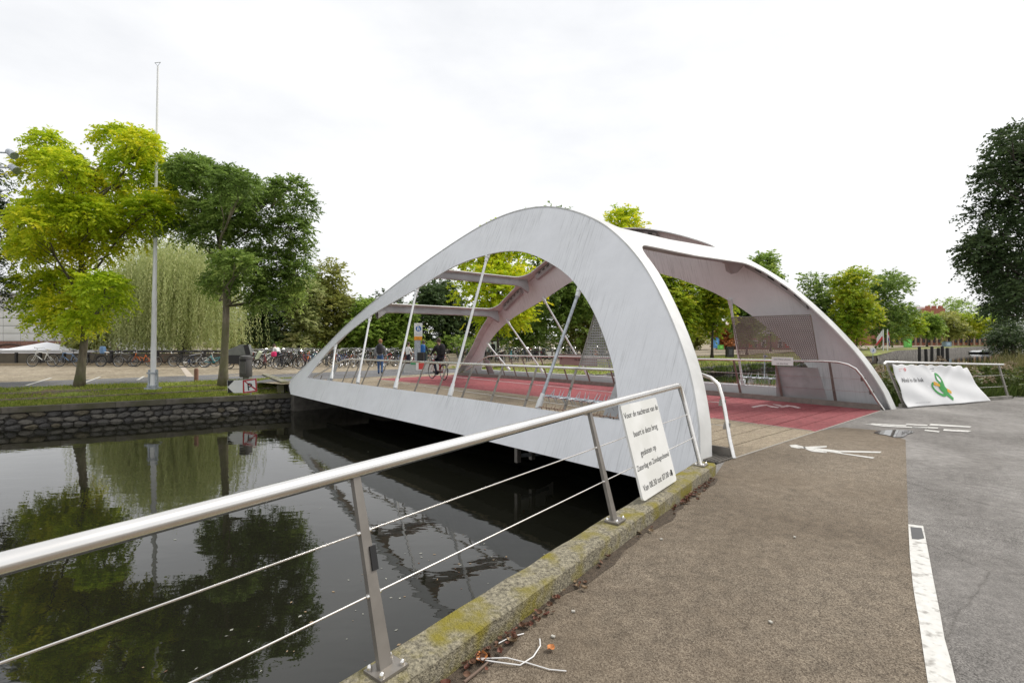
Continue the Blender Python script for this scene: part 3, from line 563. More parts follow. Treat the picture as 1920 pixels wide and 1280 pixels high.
# railings on the bridge: leaning posts, tube rail with bent ends, thin cables
def bridge_rail(side):
    f3 = (lambda u, z: B(u, .52+K*(z-.1), z)) if side == 0 else (lambda u, z: B(u, VW-.56-K*(z-.1), z))
    rz = lambda u: 1.17-.012*u
    pts = [(-.06, .0), (.06, .25), (.2, .6), (.3, .83), (.4, 1.0), (.55, 1.1), (.75, 1.15), (1.1, 1.165)] 
    path = [f3(u, z) for u, z in pts]+[f3(u, rz(u)) for u in np.linspace(1.8, 14.2, 22)]
    path += [f3(u, z) for u, z in ((14.8, .96), (15.3, .84), (16.2, .52), (17.1, .2))]
    m = MB(); m.tube(path, .03, 10); rail = bb(m, 'hand_rail', m_steel, smooth=True)
    pu = [2.25, 3.4, 4.55, 5.7, 6.85, 8.0, 9.15, 10.3, 11.45, 12.6, 13.4, 14.2, 15.4, 16.3]
    if side == 1: pu = [.95]+pu
    for u in pu:
        zt = min(rz(u), 1.17-.012*u if u < 14.5 else .98-.4*(u-14.7))
        m = MB(); m.bar(f3(u, .02), f3(u, zt-.02), .07, .018, BU, .05); bb(m, 'railing_post', m_steeld, rail)
        for z_ in (.42, .74):
            if z_ < zt-.08: m = MB(); m.lathe([(.016, -.025), (.016, .025)], f3(u, z_), 8, BV); bb(m, 'cable_stud', m_steeld, rail)
    for z_ in (.42, .74):
        m = MB(); m.tube([f3(u, z_) for u in np.linspace(.28 if z_ > .5 else .14, 14.3, 14)], .004, 5); bb(m, 'cable', m_steel, rail)
    for z_ in (.42, .74):
        u = .14 if z_ < .5 else .28; m = MB(); m.bar(f3(u, z_-.045), f3(u, z_+.045), .1, .012, BU); bb(m, 'bracket', m_steeld, rail)
    # perforated screen standing on the rail
    u0, u1 = (1.9, 3.35) if side == 0 else (1.2, 3.2)
    za, zb = 1.18, (2.22 if side == 0 else 2.32)
    m = MB(); nu = int((u1-u0)/.044); nz_ = int((zb-za)/.05)
    for i in range(nu):
        for j in range(nz_):
            ua = u0+(u1-u0)*i/nu; du = (u1-u0)/nu; z0 = za+(zb-za)*j/nz_; dz_ = (zb-za)/nz_; o_ = du*.5*(j % 2)
            if i == nu-1 and j % 2: o_ = 0
            P_ = [f3(ua+o_+a_*du, z0+b_*dz_) for a_, b_ in ((0, 0), (1, 0), (1, 1), (0, 1), (.22, .22), (.78, .22), (.78, .78), (.22, .78))]
            m.add(P_, [(0, 1, 5, 4), (1, 2, 6, 5), (2, 3, 7, 6), (3, 0, 4, 7)])
    sc = bb(m, 'perforated_screen', pm('brown_grey_screen', (.27, .255, .24), .5, .2, var=.15), rail)
    m = MB(); m.tube([f3(u0, za-.02), f3(u0, zb)], .016, 6); m.tube([f3(u0, zb), f3(u1, zb)], .016, 6); m.tube([f3(u1, zb), f3(u1, za-.02)], .016, 6); bb(m, 'screen_frame', m_steeld, rail)
    # steel gusset sheet behind the rail
    ga, gb = (1.0, 2.3) if side == 0 else (1.15, 2.3)
    m = MB(); m.prism([[(ga, .12), (gb+.12, .12), (gb, .98), (ga+.1, .98)]], lambda u, z: f3(u, z)-(BV*.05 if side == 0 else -BV*.05), BV*(-1 if side == 0 else 1), .012); bb(m, 'infill_sheet', m_scuff, rail)
    m = MB(); m.prism([[(15.0, .1), (15.5, .1), (15.4, .78), (15.05, .78)]], lambda u, z: f3(u, z)-(BV*.05 if side == 0 else -BV*.05), BV*(-1 if side == 0 else 1), .012); bb(m, 'infill_sheet', m_scuff, rail)
    # spiked anti-climb bars
    for z_, dv, rr in ((.60, .10, .026), (.40, .0, .009)):
        f = near3 if side == 0 else far3; ua, ub = 1.75, 3.65; m = MB(); m.tube([f(ua, z_, dv), f(ub, z_, dv)], rr, 7)
        nsp = 26
        for i in range(nsp):
            c_ = f(ua+(ub-ua)*(i+.5)/nsp, z_, dv); an = [R(60), R(180), R(-60)][i % 3]
            for a_ in (an, an+R(120)):
                dr = BV*math.cos(a_)+Vector((0, 0, 1))*math.sin(a_)+BU*random.uniform(-.3, .3); dr.normalize()
                m.tube([c_, c_+dr*(.17 if rr > .01 else .08)], [.013, .002], 4)
        bb(m, 'spiked_bar', m_galv if rr > .01 else pm('rusty_spikes', (.32, .22, .16), .7, .4, var=.3), rail)
    return rail
bridge_rail(0)
r2 = bridge_rail(1)
# small notice plate on the far rail
m_white = pm('white_sheet', (.78, .78, .76), .5, var=.04, scale=3)
m_ink = plain('black_ink', (.015, .015, .016), .6)
def farrail(u, z): return B(u, VW-.56-K*(z-.1), z)
pc = farrail(2.05, 1.13)-BV*.05; ex_ = -BU
nb = MB(); nb.bar(pc-ex_*.27, pc+ex_*.27, .22, .012, (0, 0, 1)); np_ = nb.build('notice_plate', m_white); tag(np_, 'small white notice plate clipped to the far handrail under the perforated screen', 'notice')
for s_, dz_ in (('Geen fietsen plaatsen', .05), ('aan deze brug', -.06)):
    text(s_, .05, pc-BV*.012+Vector((0, 0, dz_-.015)), ex_, (0, 0, 1), m_ink, np_)
# striped guard board with its posts under the bridge
gb_ = empty('guard_board', D(1000, 850, 11.0), 0, 'red and white striped guard board on steel posts hanging below the deck', 'guard board')
ex_ = BV; ez_ = Vector((0, 0, 1)); c0 = D(985, 850, 11.0); c0.z = -.50
m = MB(); m.prism([[(-.1, -.18), (.95, -.42), (.95, .42), (-.1, .42)]], lambda a, b_: c0+ex_*a+ez_*b_+BU*.08, BU, .03); m.build('board', m_white, gb_, local=False)
m = MB()
for i in range(4): m.prism([[(-.08+i*.27, .06), (.06+i*.27, .03), (.06+i*.27, .12), (-.08+i*.27, .15)]], lambda a, b_: c0+ex_*a+ez_*b_+BU*.072, BU, .006)
m.build('red_stripe', plain('red_stripe', (.55, .03, .025), .5), gb_, local=False)
for a in (-.22, .2):
    m = MB(); m.bar(c0+ex_*a+ez_*.45, c0+ex_*a-ez_*.42, .11, .09, ex_); m.build('post', m_steeld, gb_, local=False)
m = MB(); m.bar(c0+ex_*-.2-ez_*.28, c0+ex_*.7-ez_*.36, .07, .05, ez_); m.build('crossbar', m_galv, gb_, local=False)
# ============================================================ NEAR RAILING, SIGN, BANNER, LITTER
nr = empty('quay_railing', kp(0, .12, .14), 0, 'stainless steel railing with leaning flat posts on the mossy kerb', 'railing')
def nb_(m, name, mt, parent=nr, smooth=False, ang=40):
    o = m.build(name, mt, None, smooth, ang); o.parent = parent; o.matrix_parent_inverse = Matrix.Translation(-nr.location) if parent is nr else Matrix.Identity(4); return o
RO = .24                                        # how far the rail leans over the water
def nz_(t): return 1.045+.0165*(t+.15)
def rp(t, z): return kp(t, .125+RO*(z-.14)/.9, z)
T1, T2, T3 = -.24, 2.22, 4.64
path = [rp(t, nz_(t)) for t in (-7, -4, -2, -.2, 1.2, 2.2, 3.2, 4.0, 4.55)]
m = MB(); m.tube(path, .037, 16); rail = nb_(m, 'top_rail', m_steel, smooth=True)
path = [rp(4.53, nz_(4.53)), rp(4.60, nz_(4.6)-.004), rp(4.64, nz_(4.6)-.035), rp(4.66, .9), rp(T3, .145)]
m = MB(); m.tube(path, [.037, .036, .034, .03, .03], 12); nb_(m, 'end_post', m_steel, smooth=True)
for T in (T1-2.45, T1, T2, T3):
    if T != T3:
        m = MB(); m.bar(rp(T, .15), rp(T, nz_(T)-.03), .072, .028, KD, .042, .028); nb_(m, 'post', m_steeld)
    m = MB(); m.box(kp(T, .12, .152), (.16, .13, .014), Matrix((KD, KN, Vector((0, 0, 1)))).transposed()); bpz = nb_(m, 'base_plate', m_steeld)
    for a, b_ in ((-.06, -.045), (.06, -.045), (.06, .045), (-.06, .045)):
        m = MB(); m.lathe([(.013, 0), (.013, .012), (.008, .022), (.002, .026)], kp(T+a, .12+b_, .159), 8); nb_(m, 'dome_nut', m_steel, bpz, True)
    for z in (.475, .757):
        m = MB(); m.lathe([(.010, -.042), (.013, -.034), (.013, .034), (.010, .042)], rp(T, z), 8, KD); nb_(m, 'cable_clamp', m_steel, smooth=True)
for z in (.475, .757):
    m = MB(); m.tube([rp(t, z) for t in (-7, -2.6, T1, T2, T3)], .0048, 6); nb_(m, 'cable', m_steel, smooth=True)
m = MB(); m.bar(rp(T1+.003, .69)-KN*.017+KD*.02, rp(T1, .58)-KN*.017+KD*.02, .035, .01, KD); nb_(m, 'black_tape', m_black)
# notice board leaning from rail to kerb
sa, sb = 2.80, 3.72
sTL, sTR, sBL, sBR = rp(sa, nz_(sa)-.045), rp(sb, nz_(sb)-.045), rp(sa, .16), rp(sb, .16)
board = empty('closing_notice_board', kp((sa+sb)/2, .12, .145), 0, 'white notice board with black Dutch text wedged under the steel railing', 'sign')
ex_ = KD; ey_ = (sTL-sBL).normalized(); nrm = ex_.cross(ey_).normalized(); wd_ = (sb-sa); ht = (sTL-sBL).length
if nrm.y > 0 or nrm.dot(Vector((0, 0, CZ))-sTL) < 0: nrm = -nrm
cr_ = .035; loop = []
for cx, cy, a0 in ((wd_-cr_, ht-cr_, 0), (cr_, ht-cr_, 90), (cr_, cr_, 180), (wd_-cr_, cr_, 270)):
    for a in range(0, 91, 18): loop.append((cx+cr_*math.cos(R(a0+a)), cy+cr_*math.sin(R(a0+a))))
org = sBL+nrm*.028
m = MB(); m.prism([loop], lambda a, b_: org+ex_*a+ey_*b_, -nrm, .022)
pnl = m.build('panel', pm('white_board_paint', (.80, .80, .77), .45, var=.04, scale=2, var2=(.72, .72, .68), s2=3), board, local=False)
exr = ex_ if ex_.cross(ey_).dot(nrm) > 0 else -ex_
for s_, fy, fx, sz in (('Voor de nachtrust van de', .855, .50, .085), ('buurt is deze brug', .645, .48, .085), ('gesloten op', .43, .42, .085), ('Zaterdag en Zondagochtend', .30, .49, .074), ('Van 00.30 tot 07.00 u', .085, .47, .085)):
    p = org+ex_*(wd_*fx)+ey_*(ht*fy)
    tx = text(s_, sz, p, exr, ey_, m_ink, board, lift=.0)
    tx.matrix_parent_inverse = Matrix.Translation(-board.location) @ Matrix.Translation(nrm*.002)
m = MB()
for i in range(14): m.box(org+ex_*(wd_*.90+random.uniform(-.018, .018))+ey_*(ht*.115+random.uniform(-.03, .03))+nrm*.0015, (.014, .003, .02), Matrix((ex_, nrm, ey_)).transposed())
m.build('scribble', m_ink, board, local=False)
# ---------------- banner railing on the far corner
rr_ = empty('corner_railing', Vector((9.75, 12.75, 0)), 0, 'low steel railing carrying the white banner beside the weeds', 'railing')
qa, qb = Vector((9.80, 12.70, 0)), Vector((14.45, 14.6, 0)); qd = (qb-qa).normalized(); qn = Vector((-qd.y, qd.x, 0))
def qp(t, n_, z): return qa+qd*t+qn*n_+Vector((0, 0, z))
QL = (qb-qa).length
def rr(m, name, mt, smooth=False): o = m.build(name, mt, None, smooth); o.parent = rr_; o.matrix_parent_inverse = Matrix.Translation(-rr_.location); return o
ztop = lambda t: 1.13-.032*t
m = MB(); m.tube([qp(-.25, .28, ztop(0)-.02), qp(-.18, .28, ztop(0)), qp(2, .28, ztop(2)), qp(QL+.1, .28, ztop(QL))], .033, 12); rr(m, 'top_rail', m_steel, True)
for t in (.02, 2.5, QL-.12):
    m = MB(); m.bar(qp(t if t > 1 else .18, .06, .0), qp(t if t > 1 else -.2, .28, ztop(t)-.02), .1, .03, qd, .06, .03); rr(m, 'post', m_steeld)
for z in (.38, .72):
    m = MB(); m.tube([qp(0, .06+.2*z, z), qp(QL, .06+.2*z, z*.93)], .006, 5); rr(m, 'cable', m_steel)
m = MB(); m.bar(qp(0, .06, .03), qp(QL, .06, .03), .12, .08, (0, 0, 1)); rr(m, 'low_kerb', m_conc)
# the banner: a wrinkled cloth sheet
m_cloth = pm('white_banner_cloth', (.80, .80, .80), .65, var=.03, scale=2)
NB, NH = 90, 46; BW = 3.28
def ban(a, h):                                    # a along 0..1, h from 0 (bottom) to 1 (top)
    t = -.12+BW*a; flare = (1-h)**2*(.42*a**4); t += (1-h)*.06*(1-a)+flare
    sag = .03*math.sin(math.pi*8*a)**2*h**8+.05*(a > .93)*h**6
    wv = .035*math.sin(7*a+3*h*(1-a)*3)*(.3+.7*(1-h))+.03*math.sin(17*(a+.32*h))*math.exp(-((a+.32*h-.45)/.28)**2)+.02*math.sin(11*h+9*a)+.05*math.exp(-((a-.35-.45*h)/.05)**2)*h-.05*math.exp(-((a-.62+.2*h)/.04)**2)*h*h
    return qp(t, .24*h-.03-.10*(1-h)**2+wv*.5-.02, .03+(ztop(t)-.075)*h-sag)
m = MB(); vs = [ban(i/NB, j/NH) for j in range(NH+1) for i in range(NB+1)]
m.add(vs, [(j*(NB+1)+i, j*(NB+1)+i+1, (j+1)*(NB+1)+i+1, (j+1)*(NB+1)+i) for j in range(NH) for i in range(NB)])
banner = m.build('cloth_banner', m_cloth, None, True, 180); tag(banner, 'crumpled white cloth banner tied to the steel railing', 'banner')
sol = banner.modifiers.new('thick', 'SOLIDIFY'); sol.thickness = .004; sol.offset = 1
def on_banner(me, name, mt, lift=.02):            # lay flat print on the cloth: x,y in metres from the banner's lower left
    o = link(name, me, banner); me.materials.clear(); me.materials.append(mt)
    for v in me.vertices:
        a, h = v.co.x/BW, v.co.y/1.05; p = ban(a, h)
        e1 = (ban(a+.01, h)-p); e2 = (ban(a, h+.01)-p); nn_ = e2.cross(e1).normalized()
        if nn_.dot(cam.location-p) < 0: nn_ = -nn_
        v.co = p+nn_*lift*.45
    return o
def fine(loop, n=10):                             # dense outline
    out = []
    for a, b_ in zip(loop, loop[1:]+loop[:1]):
        for i in range(n): out.append((a[0]+(b_[0]-a[0])*i/n, a[1]+(b_[1]-a[1])*i/n))
    return out
def strokes(pts, wd, n=40):
    sp = spline(pts, n); m = MB(); vs = []
    for i, p in enumerate(sp):
        t = sp[min(i+1, n-1)]-sp[max(i-1, 0)]; t = t/np.linalg.norm(t); w_ = (wd[0]+(wd[1]-wd[0])*i/(n-1))/2
        for q in (-1, -.33, .33, 1): vs.append((p[0]-t[1]*w_*q, p[1]+t[0]*w_*q, 0))
    m.add(vs, [(i*4+j, i*4+j+1, (i+1)*4+j+1, (i+1)*4+j) for i in range(n-1) for j in range(3)]); return m.mesh('stroke', m_ink)
def flat_text(body, size, x, y):
    cu = bpy.data.curves.new('t', 'FONT'); cu.body = body; cu.size = size; cu.resolution_u = 2; t_ = bpy.data.objects.new('t', cu); col.objects.link(t_)
    me = bpy.data.meshes.new_from_object(t_.evaluated_get(bpy.context.evaluated_depsgraph_get())); bpy.data.objects.remove(t_)
    bm = bmesh.new(); bm.from_mesh(me); bmesh.ops.subdivide_edges(bm, edges=[e for e in bm.edges if e.calc_length() > .05], cuts=2); bm.to_mesh(me); bm.free()
    me.transform(Matrix.Translation((x, y, 0))); return me
on_banner(flat_text('Afval in de bak', .155, .16, .60), 'lettering', plain('grey_print', (.06, .06, .065), .6))
on_banner(flat_text('gemeente', .045, .20, .93), 'small_lettering', plain('pink_print', (.6, .25, .25), .6))
on_banner(flat_text('xxx', .045, .20, .88), 'small_lettering', plain('pink_print', (.6, .25, .25), .6))
on_banner(flat_text('houd het hier schoon voor elkaar', .04, .42, .075), 'small_lettering', plain('pale_print', (.35, .35, .36), .6))
on_banner(flat_text('natuurlijk', .06, 1.50, .93), 'small_lettering', plain('grey_print', (.06, .06, .065), .6))
on_banner(flat_text('schoon', .05, 1.55, .87), 'small_lettering', plain('grey_print', (.06, .06, .065), .6))
m_rp = plain('red_print', (.65, .05, .06), .6)
on_banner(strokes([(.47, .95), (.43, .93), (.44, .89), (.49, .90), (.51, .94), (.47, .95)], (.02, .02), 20), 'roundel', m_rp)
m_gp = plain('green_print', (.05, .33, .07), .6); m_yp = plain('amber_print', (.75, .42, .04), .6)
on_banner(strokes([(1.72, .52), (1.60, .66), (1.68, .80), (1.80, .74), (1.84, .58), (1.80, .40)], (.06, .07), 50), 'green_shape', m_gp)
on_banner(strokes([(1.40, .58), (1.34, .48), (1.42, .34), (1.60, .24), (1.72, .25)], (.05, .08), 50), 'green_shape', m_gp, .022)
on_banner(strokes([(1.66, .56), (1.68, .42), (1.80, .26), (1.92, .12)], (.20, .10), 40), 'green_shape', m_gp, .026)
on_banner(strokes([(1.80, .60), (1.78, .46), (1.84, .34)], (.10, .14), 30), 'green_shape', m_gp, .024)
on_banner(strokes([(1.42, .56), (1.52, .53), (1.63, .49)], (.11, .07), 20), 'amber_shape', m_yp, .03)
on_banner(strokes([(1.86, .36), (1.94, .33), (2.0, .29)], (.10, .08), 20), 'amber_shape', m_yp, .03)
# ---------------- fallen leaves and litter by the kerb
def leaf_mesh(L_, curl):
    m = MB(); vs = []
    for i in range(6):
        s = i/5; w_ = .42*L_*math.sin(math.pi*min(.97, max(.05, s)))**.7
        for q in (-1, 0, 1): vs.append((L_*(s-.5), q*w_, curl*L_*(q*q*.35+(s-.5)**2*.8)))
    m.add(vs, [(i*3+j, i*3+j+1, (i+1)*3+j+1, (i+1)*3+j) for i in range(5) for j in range(2)]); return m
lc = [('brown', (.12, .06, .032)), ('orange', (.5, .19, .055)), ('russet', (.17, .065, .04)), ('tan', (.28, .2, .12))]
lm = {n_: pm('leaf_'+n_, c_, .7, var=.3, scale=40) for n_, c_ in lc}
spots = [((905, 1236), 'orange', .075, 'bright orange curled leaf lying next to the white strap'), ((1032, 1216), 'orange', .05, 'round pale orange leaf on the pavement apart from the kerb'), ((960, 1203), 'tan', .06, 'curled tan leaf in the dirt beside the kerb foot')]
for (px, py), c_, L_, lab in spots:
    o = leaf_mesh(L_, .7).build('fallen_leaf', lm[c_], None, True, 180); o.location = G(px, py, .014); o.rotation_euler = (.2, .1, random.random()*6); tag(o, lab, 'leaf')
m = MB(); mats_ = [lm[n_] for n_, _ in lc]
for i in range(150):
    t = random.choice([random.gauss(3.55, .16), random.gauss(3.9, .3), random.gauss(.15, .35), random.gauss(.8, .4), random.uniform(-1, 4.7)])
    if t > 4.75: continue
    lf = leaf_mesh(random.uniform(.018, .05), random.uniform(.3, 1)); Mx = Matrix.Translation(kp(t, -.015-abs(random.gauss(0, .05)), .012+.015*random.random())) @ Matrix.Rotation(random.random()*6, 4, 'Z') @ Matrix.Rotation(random.gauss(0, .4), 4, 'X')
    m.cur = random.choice([0, 0, 0, 2, 2, 3]); m.add([Mx @ Vector(v) for v in lf.v], lf.f)
tag(m.build('leaf_litter', mats_), 'small brown dead leaves gathered in the gutter along the mossy kerb', 'leaves', kind='stuff')
m = MB(); m.tube([G(x, y, .012+h) for x, y, h in ((893, 1234, .01), (930, 1240, .012), (975, 1246, 0), (1000, 1230, .01), (1013, 1210, .02), (1012, 1197, .02))], .004, 5); m.tube([G(x, y, .012+h) for x, y, h in ((893, 1234, .01), (950, 1232, .015), (990, 1242, 0), (1030, 1254, 0), (1062, 1257, 0))], .0035, 5)
tag(m.build('plastic_strap', plain('white_plastic', (.75, .74, .72), .5), None, True), 'thin white plastic strap curled on the pavement near the kerb', 'strap')
m = MB(); m.tube([G(870, 1278, .016), G(905, 1250, .02), G(915, 1240, .018)], [.008, .007, .005], 6); tag(m.build('dry_twig', pm('twig_bark', (.17, .12, .09), .9)), 'short dry twig in the gutter dirt beside the kerb', 'twig')
m = MB(); m.tube([G(935, 1205, .014), G(958, 1193, .02), G(982, 1187, .014)], .0035, 5); tag(m.build('cable_tie', plain('white_plastic', (.75, .74, .72), .5)), 'white cable tie lying in the dirt at the kerb foot', 'cable tie')
for px, py in ((1037, 1192), (1490, 1006-0), (1075, 1145), (1445, 1165), (1240, 1010)):
    m = MB(); m.box(G(px, py, .012), (.022, .016, .008), Matrix.Rotation(random.random()*3, 3, 'Z')); tag(m.build('paper_scrap', plain('pale_scrap', (.45, .43, .38), .7)), 'tiny pale scrap lying on the tan pavement', 'scrap', 'pale scraps on the pavement')
# ============================================================ TREES
m_bark = pm('bark', (.15, .125, .09), .95, var=.4, scale=9, bump=1, bscale=22, stretch=(1, 1, .25), var2=(.12, .12, .06), s2=2)
m_bark2 = pm('pale_bark', (.25, .215, .155), .95, var=.35, scale=9, bump=1, bscale=22, stretch=(1, 1, .25), var2=(.18, .17, .09), s2=2)
m_barkd = pm('dark_bark', (.07, .058, .045), .95, var=.3, scale=8, bump=.8, stretch=(1, 1, .3))
LM = {
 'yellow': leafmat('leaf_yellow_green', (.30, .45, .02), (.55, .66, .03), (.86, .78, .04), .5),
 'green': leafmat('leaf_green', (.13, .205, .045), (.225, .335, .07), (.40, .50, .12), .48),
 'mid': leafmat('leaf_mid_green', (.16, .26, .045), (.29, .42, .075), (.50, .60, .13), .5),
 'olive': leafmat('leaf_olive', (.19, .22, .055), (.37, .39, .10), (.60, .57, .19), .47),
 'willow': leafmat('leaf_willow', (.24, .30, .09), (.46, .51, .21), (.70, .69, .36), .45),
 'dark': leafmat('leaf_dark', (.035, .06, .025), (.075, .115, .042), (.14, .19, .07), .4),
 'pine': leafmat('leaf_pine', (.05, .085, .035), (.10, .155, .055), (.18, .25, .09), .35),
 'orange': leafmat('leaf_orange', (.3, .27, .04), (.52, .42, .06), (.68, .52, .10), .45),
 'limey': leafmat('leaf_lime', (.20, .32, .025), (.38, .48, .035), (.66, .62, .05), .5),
}
def nrmz(a): return a/np.maximum(1e-9, np.linalg.norm(a, axis=-1, keepdims=True))
def leaf_quads(base, axis, nrm, ln, wd):
    side = nrmz(np.cross(axis, nrm)); k = len(base); v = np.empty((k*4, 3))
    v[0::4] = base; v[1::4] = base+axis*(ln*.45)[:, None]+side*(wd*.5)[:, None]; v[2::4] = base+axis*ln[:, None]; v[3::4] = base+axis*(ln*.45)[:, None]-side*(wd*.5)[:, None]
    return v
def mesh_quads(name, v, tint, mt):
    k = len(v)//4; me = bpy.data.meshes.new(name); me.vertices.add(k*4); me.loops.add(k*4); me.polygons.add(k)
    me.vertices.foreach_set('co', v.astype(np.float32).ravel()); me.loops.foreach_set('vertex_index', np.arange(k*4, dtype=np.int32))
    me.polygons.foreach_set('loop_start', np.arange(0, k*4, 4, dtype=np.int32)); me.polygons.foreach_set('loop_total', np.full(k, 4, dtype=np.int32))
    at = me.attributes.new('tint', 'FLOAT', 'POINT'); at.data.foreach_set('value', np.repeat(np.clip(tint, 0, 1), 4).astype(np.float32))
    me.materials.append(mt); me.update(calc_edges=True); return me
def crown_mesh(lobes, nspray, per, L, ln, wd, droop, mt, name='crown', tint0=.45, shell=.5):
    C = np.array([l_[:3] for l_ in lobes]); Rr_ = np.array([l_[3:6] for l_ in lobes]); wt = (Rr_[:, 0]*Rr_[:, 2])**.8*Rr_[:, 1]**.3; wt /= wt.sum()
    idx = rng.choice(len(lobes), nspray, p=wt); lt = rng.normal(0, .16, len(lobes))
    dr = nrmz(rng.normal(0, 1, (nspray, 3))); fl = (dr[:, 2] < -.3) & (rng.random(nspray) < .6); dr[fl, 2] *= -1
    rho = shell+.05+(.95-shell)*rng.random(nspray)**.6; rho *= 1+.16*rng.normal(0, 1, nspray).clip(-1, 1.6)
    a = C[idx]+dr*Rr_[idx]*rho[:, None]
    out = nrmz(dr*.8+rng.normal(0, .45, (nspray, 3))+np.array([0, 0, .05])); Ls = L*rng.uniform(.6, 1.25, nspray)
    t = np.tile(np.linspace(.1, 1, per), (nspray, 1)); n_ = nspray*per
    pos = a[:, None, :]+out[:, None, :]*(t*Ls[:, None])[:, :, None]; pos[:, :, 2] -= droop*Ls[:, None]*t*t
    tg = out[:, None, :]*np.ones((1, per, 1)); tg = tg.copy(); tg[:, :, 2] -= 2*droop*t; tg = nrmz(tg)
    up = np.array([0, 0, 1.]); side = nrmz(np.cross(tg, up)+1e-6); sg = np.where(np.arange(per) % 2, 1., -1.)[None, :, None]
    ax = nrmz(side*sg*.9+tg*.55+rng.normal(0, .28, (nspray, per, 3))-np.array([0, 0, .22]))
    nr_ = nrmz(up+rng.normal(0, .5, (nspray, per, 3))); lnA = ln*rng.uniform(.65, 1.3, n_); wdA = wd*rng.uniform(.7, 1.25, n_)
    v = leaf_quads(pos.reshape(-1, 3), ax.reshape(-1, 3), nr_.reshape(-1, 3), lnA, wdA)
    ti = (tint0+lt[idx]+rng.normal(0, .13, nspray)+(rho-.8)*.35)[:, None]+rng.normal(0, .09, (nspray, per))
    return mesh_quads(name, v, ti.reshape(-1), mt), a, idx
def limb(m, p, q, r0, r1, n=5, sides=6, wob=.06, sag=0.):
    p = Vector(p); q = Vector(q); L_ = (q-p).length; pts = []
    for i in range(n+1):
        s = i/n; c_ = p.lerp(q, s)
        if 0 < i < n: c_ = c_+Vector((random.gauss(0, wob), random.gauss(0, wob), random.gauss(0, wob)))*L_*.5+Vector((0, 0, sag*math.sin(math.pi*s)*L_))
        pts.append(c_)
    m.tube(pts, [r0+(r1-r0)*i/n for i in range(n+1)], sides); return pts
def tree(name, label, cat, base, trunk_pts, r0, lobes_px, Y, leaf, nspray, per=10, L=.45, ln=.13, wd=.055, droop=.35, bark=None, depth=.8, extra=.6, group=None, tint0=.45, twigs=True, shell=.5, ls=1.0):
    """base: foot point; trunk_pts: photo directions of the trunk's way up; lobes: crown clumps at real depth Y"""
    base = Vector(base); root = empty(name, base, 0, label, cat, group); lobes = []; sc = Y/F
    for px, py, rx, ry in lobes_px:
        dy = random.uniform(-1, 1)*depth; c_ = D(px, py, Y+dy); lobes.append((c_.x, c_.y, c_.z, ls*rx*sc, ls*(rx+ry)*.5*sc, ls*ry*sc))
    xs = [l_[0] for l_ in lobes]; cx = (min(xs)+max(xs))/2; span = (max(xs)-min(xs))/2+.3
    for l_ in list(lobes):
        if random.random() < extra:
            room = math.sqrt(max(.05, 1-((l_[0]-cx)/span)**2))*span
            for sg in (1, -1):
                if random.random() < .75: od = sg*random.uniform(.4, 1)*room; lobes.append((l_[0]+random.uniform(-.3, .3)*l_[3]+od*l_[0]/l_[1], l_[1]+od, CZ+(l_[2]-CZ)*min(1, (l_[1]+od)/l_[1])+random.uniform(-.2, .0)*l_[5], l_[3]*.85, l_[4], l_[5]*.85))
    m = MB(); tp_ = [base+Vector((0, 0, -.05))]+[D(px, py, Y) for px, py in trunk_pts]; k = len(tp_)
    sp = spline([tuple(p) for p in tp_], max(8, k*4)); rs = [r0*(1-.75*(i/(len(sp)-1))**1.1) for i in range(len(sp))]; rs[0] = r0*1.5; rs[1] = r0*1.12
    m.tube([Vector(p) for p in sp], rs, 9); spv = [Vector(p) for p in sp]; zt = spv[-1].z
    for l_ in lobes:
        c_ = Vector(l_[:3]); cand = [p for p in spv[len(spv)//4:] if p.z < c_.z-.05] or [spv[len(spv)//3]]
        st = min(cand, key=lambda p: (p-c_).length+abs((c_.z-p.z)-.6*math.hypot(c_.x-p.x, c_.y-p.y))); dl = (c_-st).length; rr0 = min(r0*.35, .012*dl+.008)
        pts = limb(m, st, c_, rr0, rr0*.3, 5, 6, .07, -.02)
        if twigs:
            for q in range(4):
                d_ = Vector(rng.normal(0, 1, 3)).normalized(); e_ = c_+Vector((d_.x*l_[3], d_.y*l_[4], d_.z*l_[5]))*.85; limb(m, random.choice(pts[2:]), e_, rr0*.4, .006, 3, 4, .08)
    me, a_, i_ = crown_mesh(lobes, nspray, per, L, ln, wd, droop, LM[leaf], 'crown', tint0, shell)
    o = link('crown', me, root); o.matrix_parent_inverse = Matrix.Translation(-base)
    m.build('trunk', bark or m_bark, root, True, 180, local=False); return root
# the two street trees in front
b1 = G(148, 724, -.12)
tree('locust_tree', 'yellow-green locust tree on the turf beside the white mast', 'tree', b1, [(160, 600), (152, 500), (165, 400), (180, 320)], .145,
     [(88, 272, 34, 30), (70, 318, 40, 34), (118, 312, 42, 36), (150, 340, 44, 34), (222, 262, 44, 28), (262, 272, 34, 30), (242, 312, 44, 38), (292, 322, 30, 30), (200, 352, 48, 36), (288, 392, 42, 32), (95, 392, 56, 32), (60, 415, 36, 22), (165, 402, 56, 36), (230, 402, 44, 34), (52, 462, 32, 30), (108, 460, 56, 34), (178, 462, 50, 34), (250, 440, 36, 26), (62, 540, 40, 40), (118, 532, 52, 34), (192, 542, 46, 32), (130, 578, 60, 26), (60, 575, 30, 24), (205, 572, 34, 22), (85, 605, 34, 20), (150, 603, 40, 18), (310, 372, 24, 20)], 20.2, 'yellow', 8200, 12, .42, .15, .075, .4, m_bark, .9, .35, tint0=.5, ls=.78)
b2 = G(418, 719, -.12)
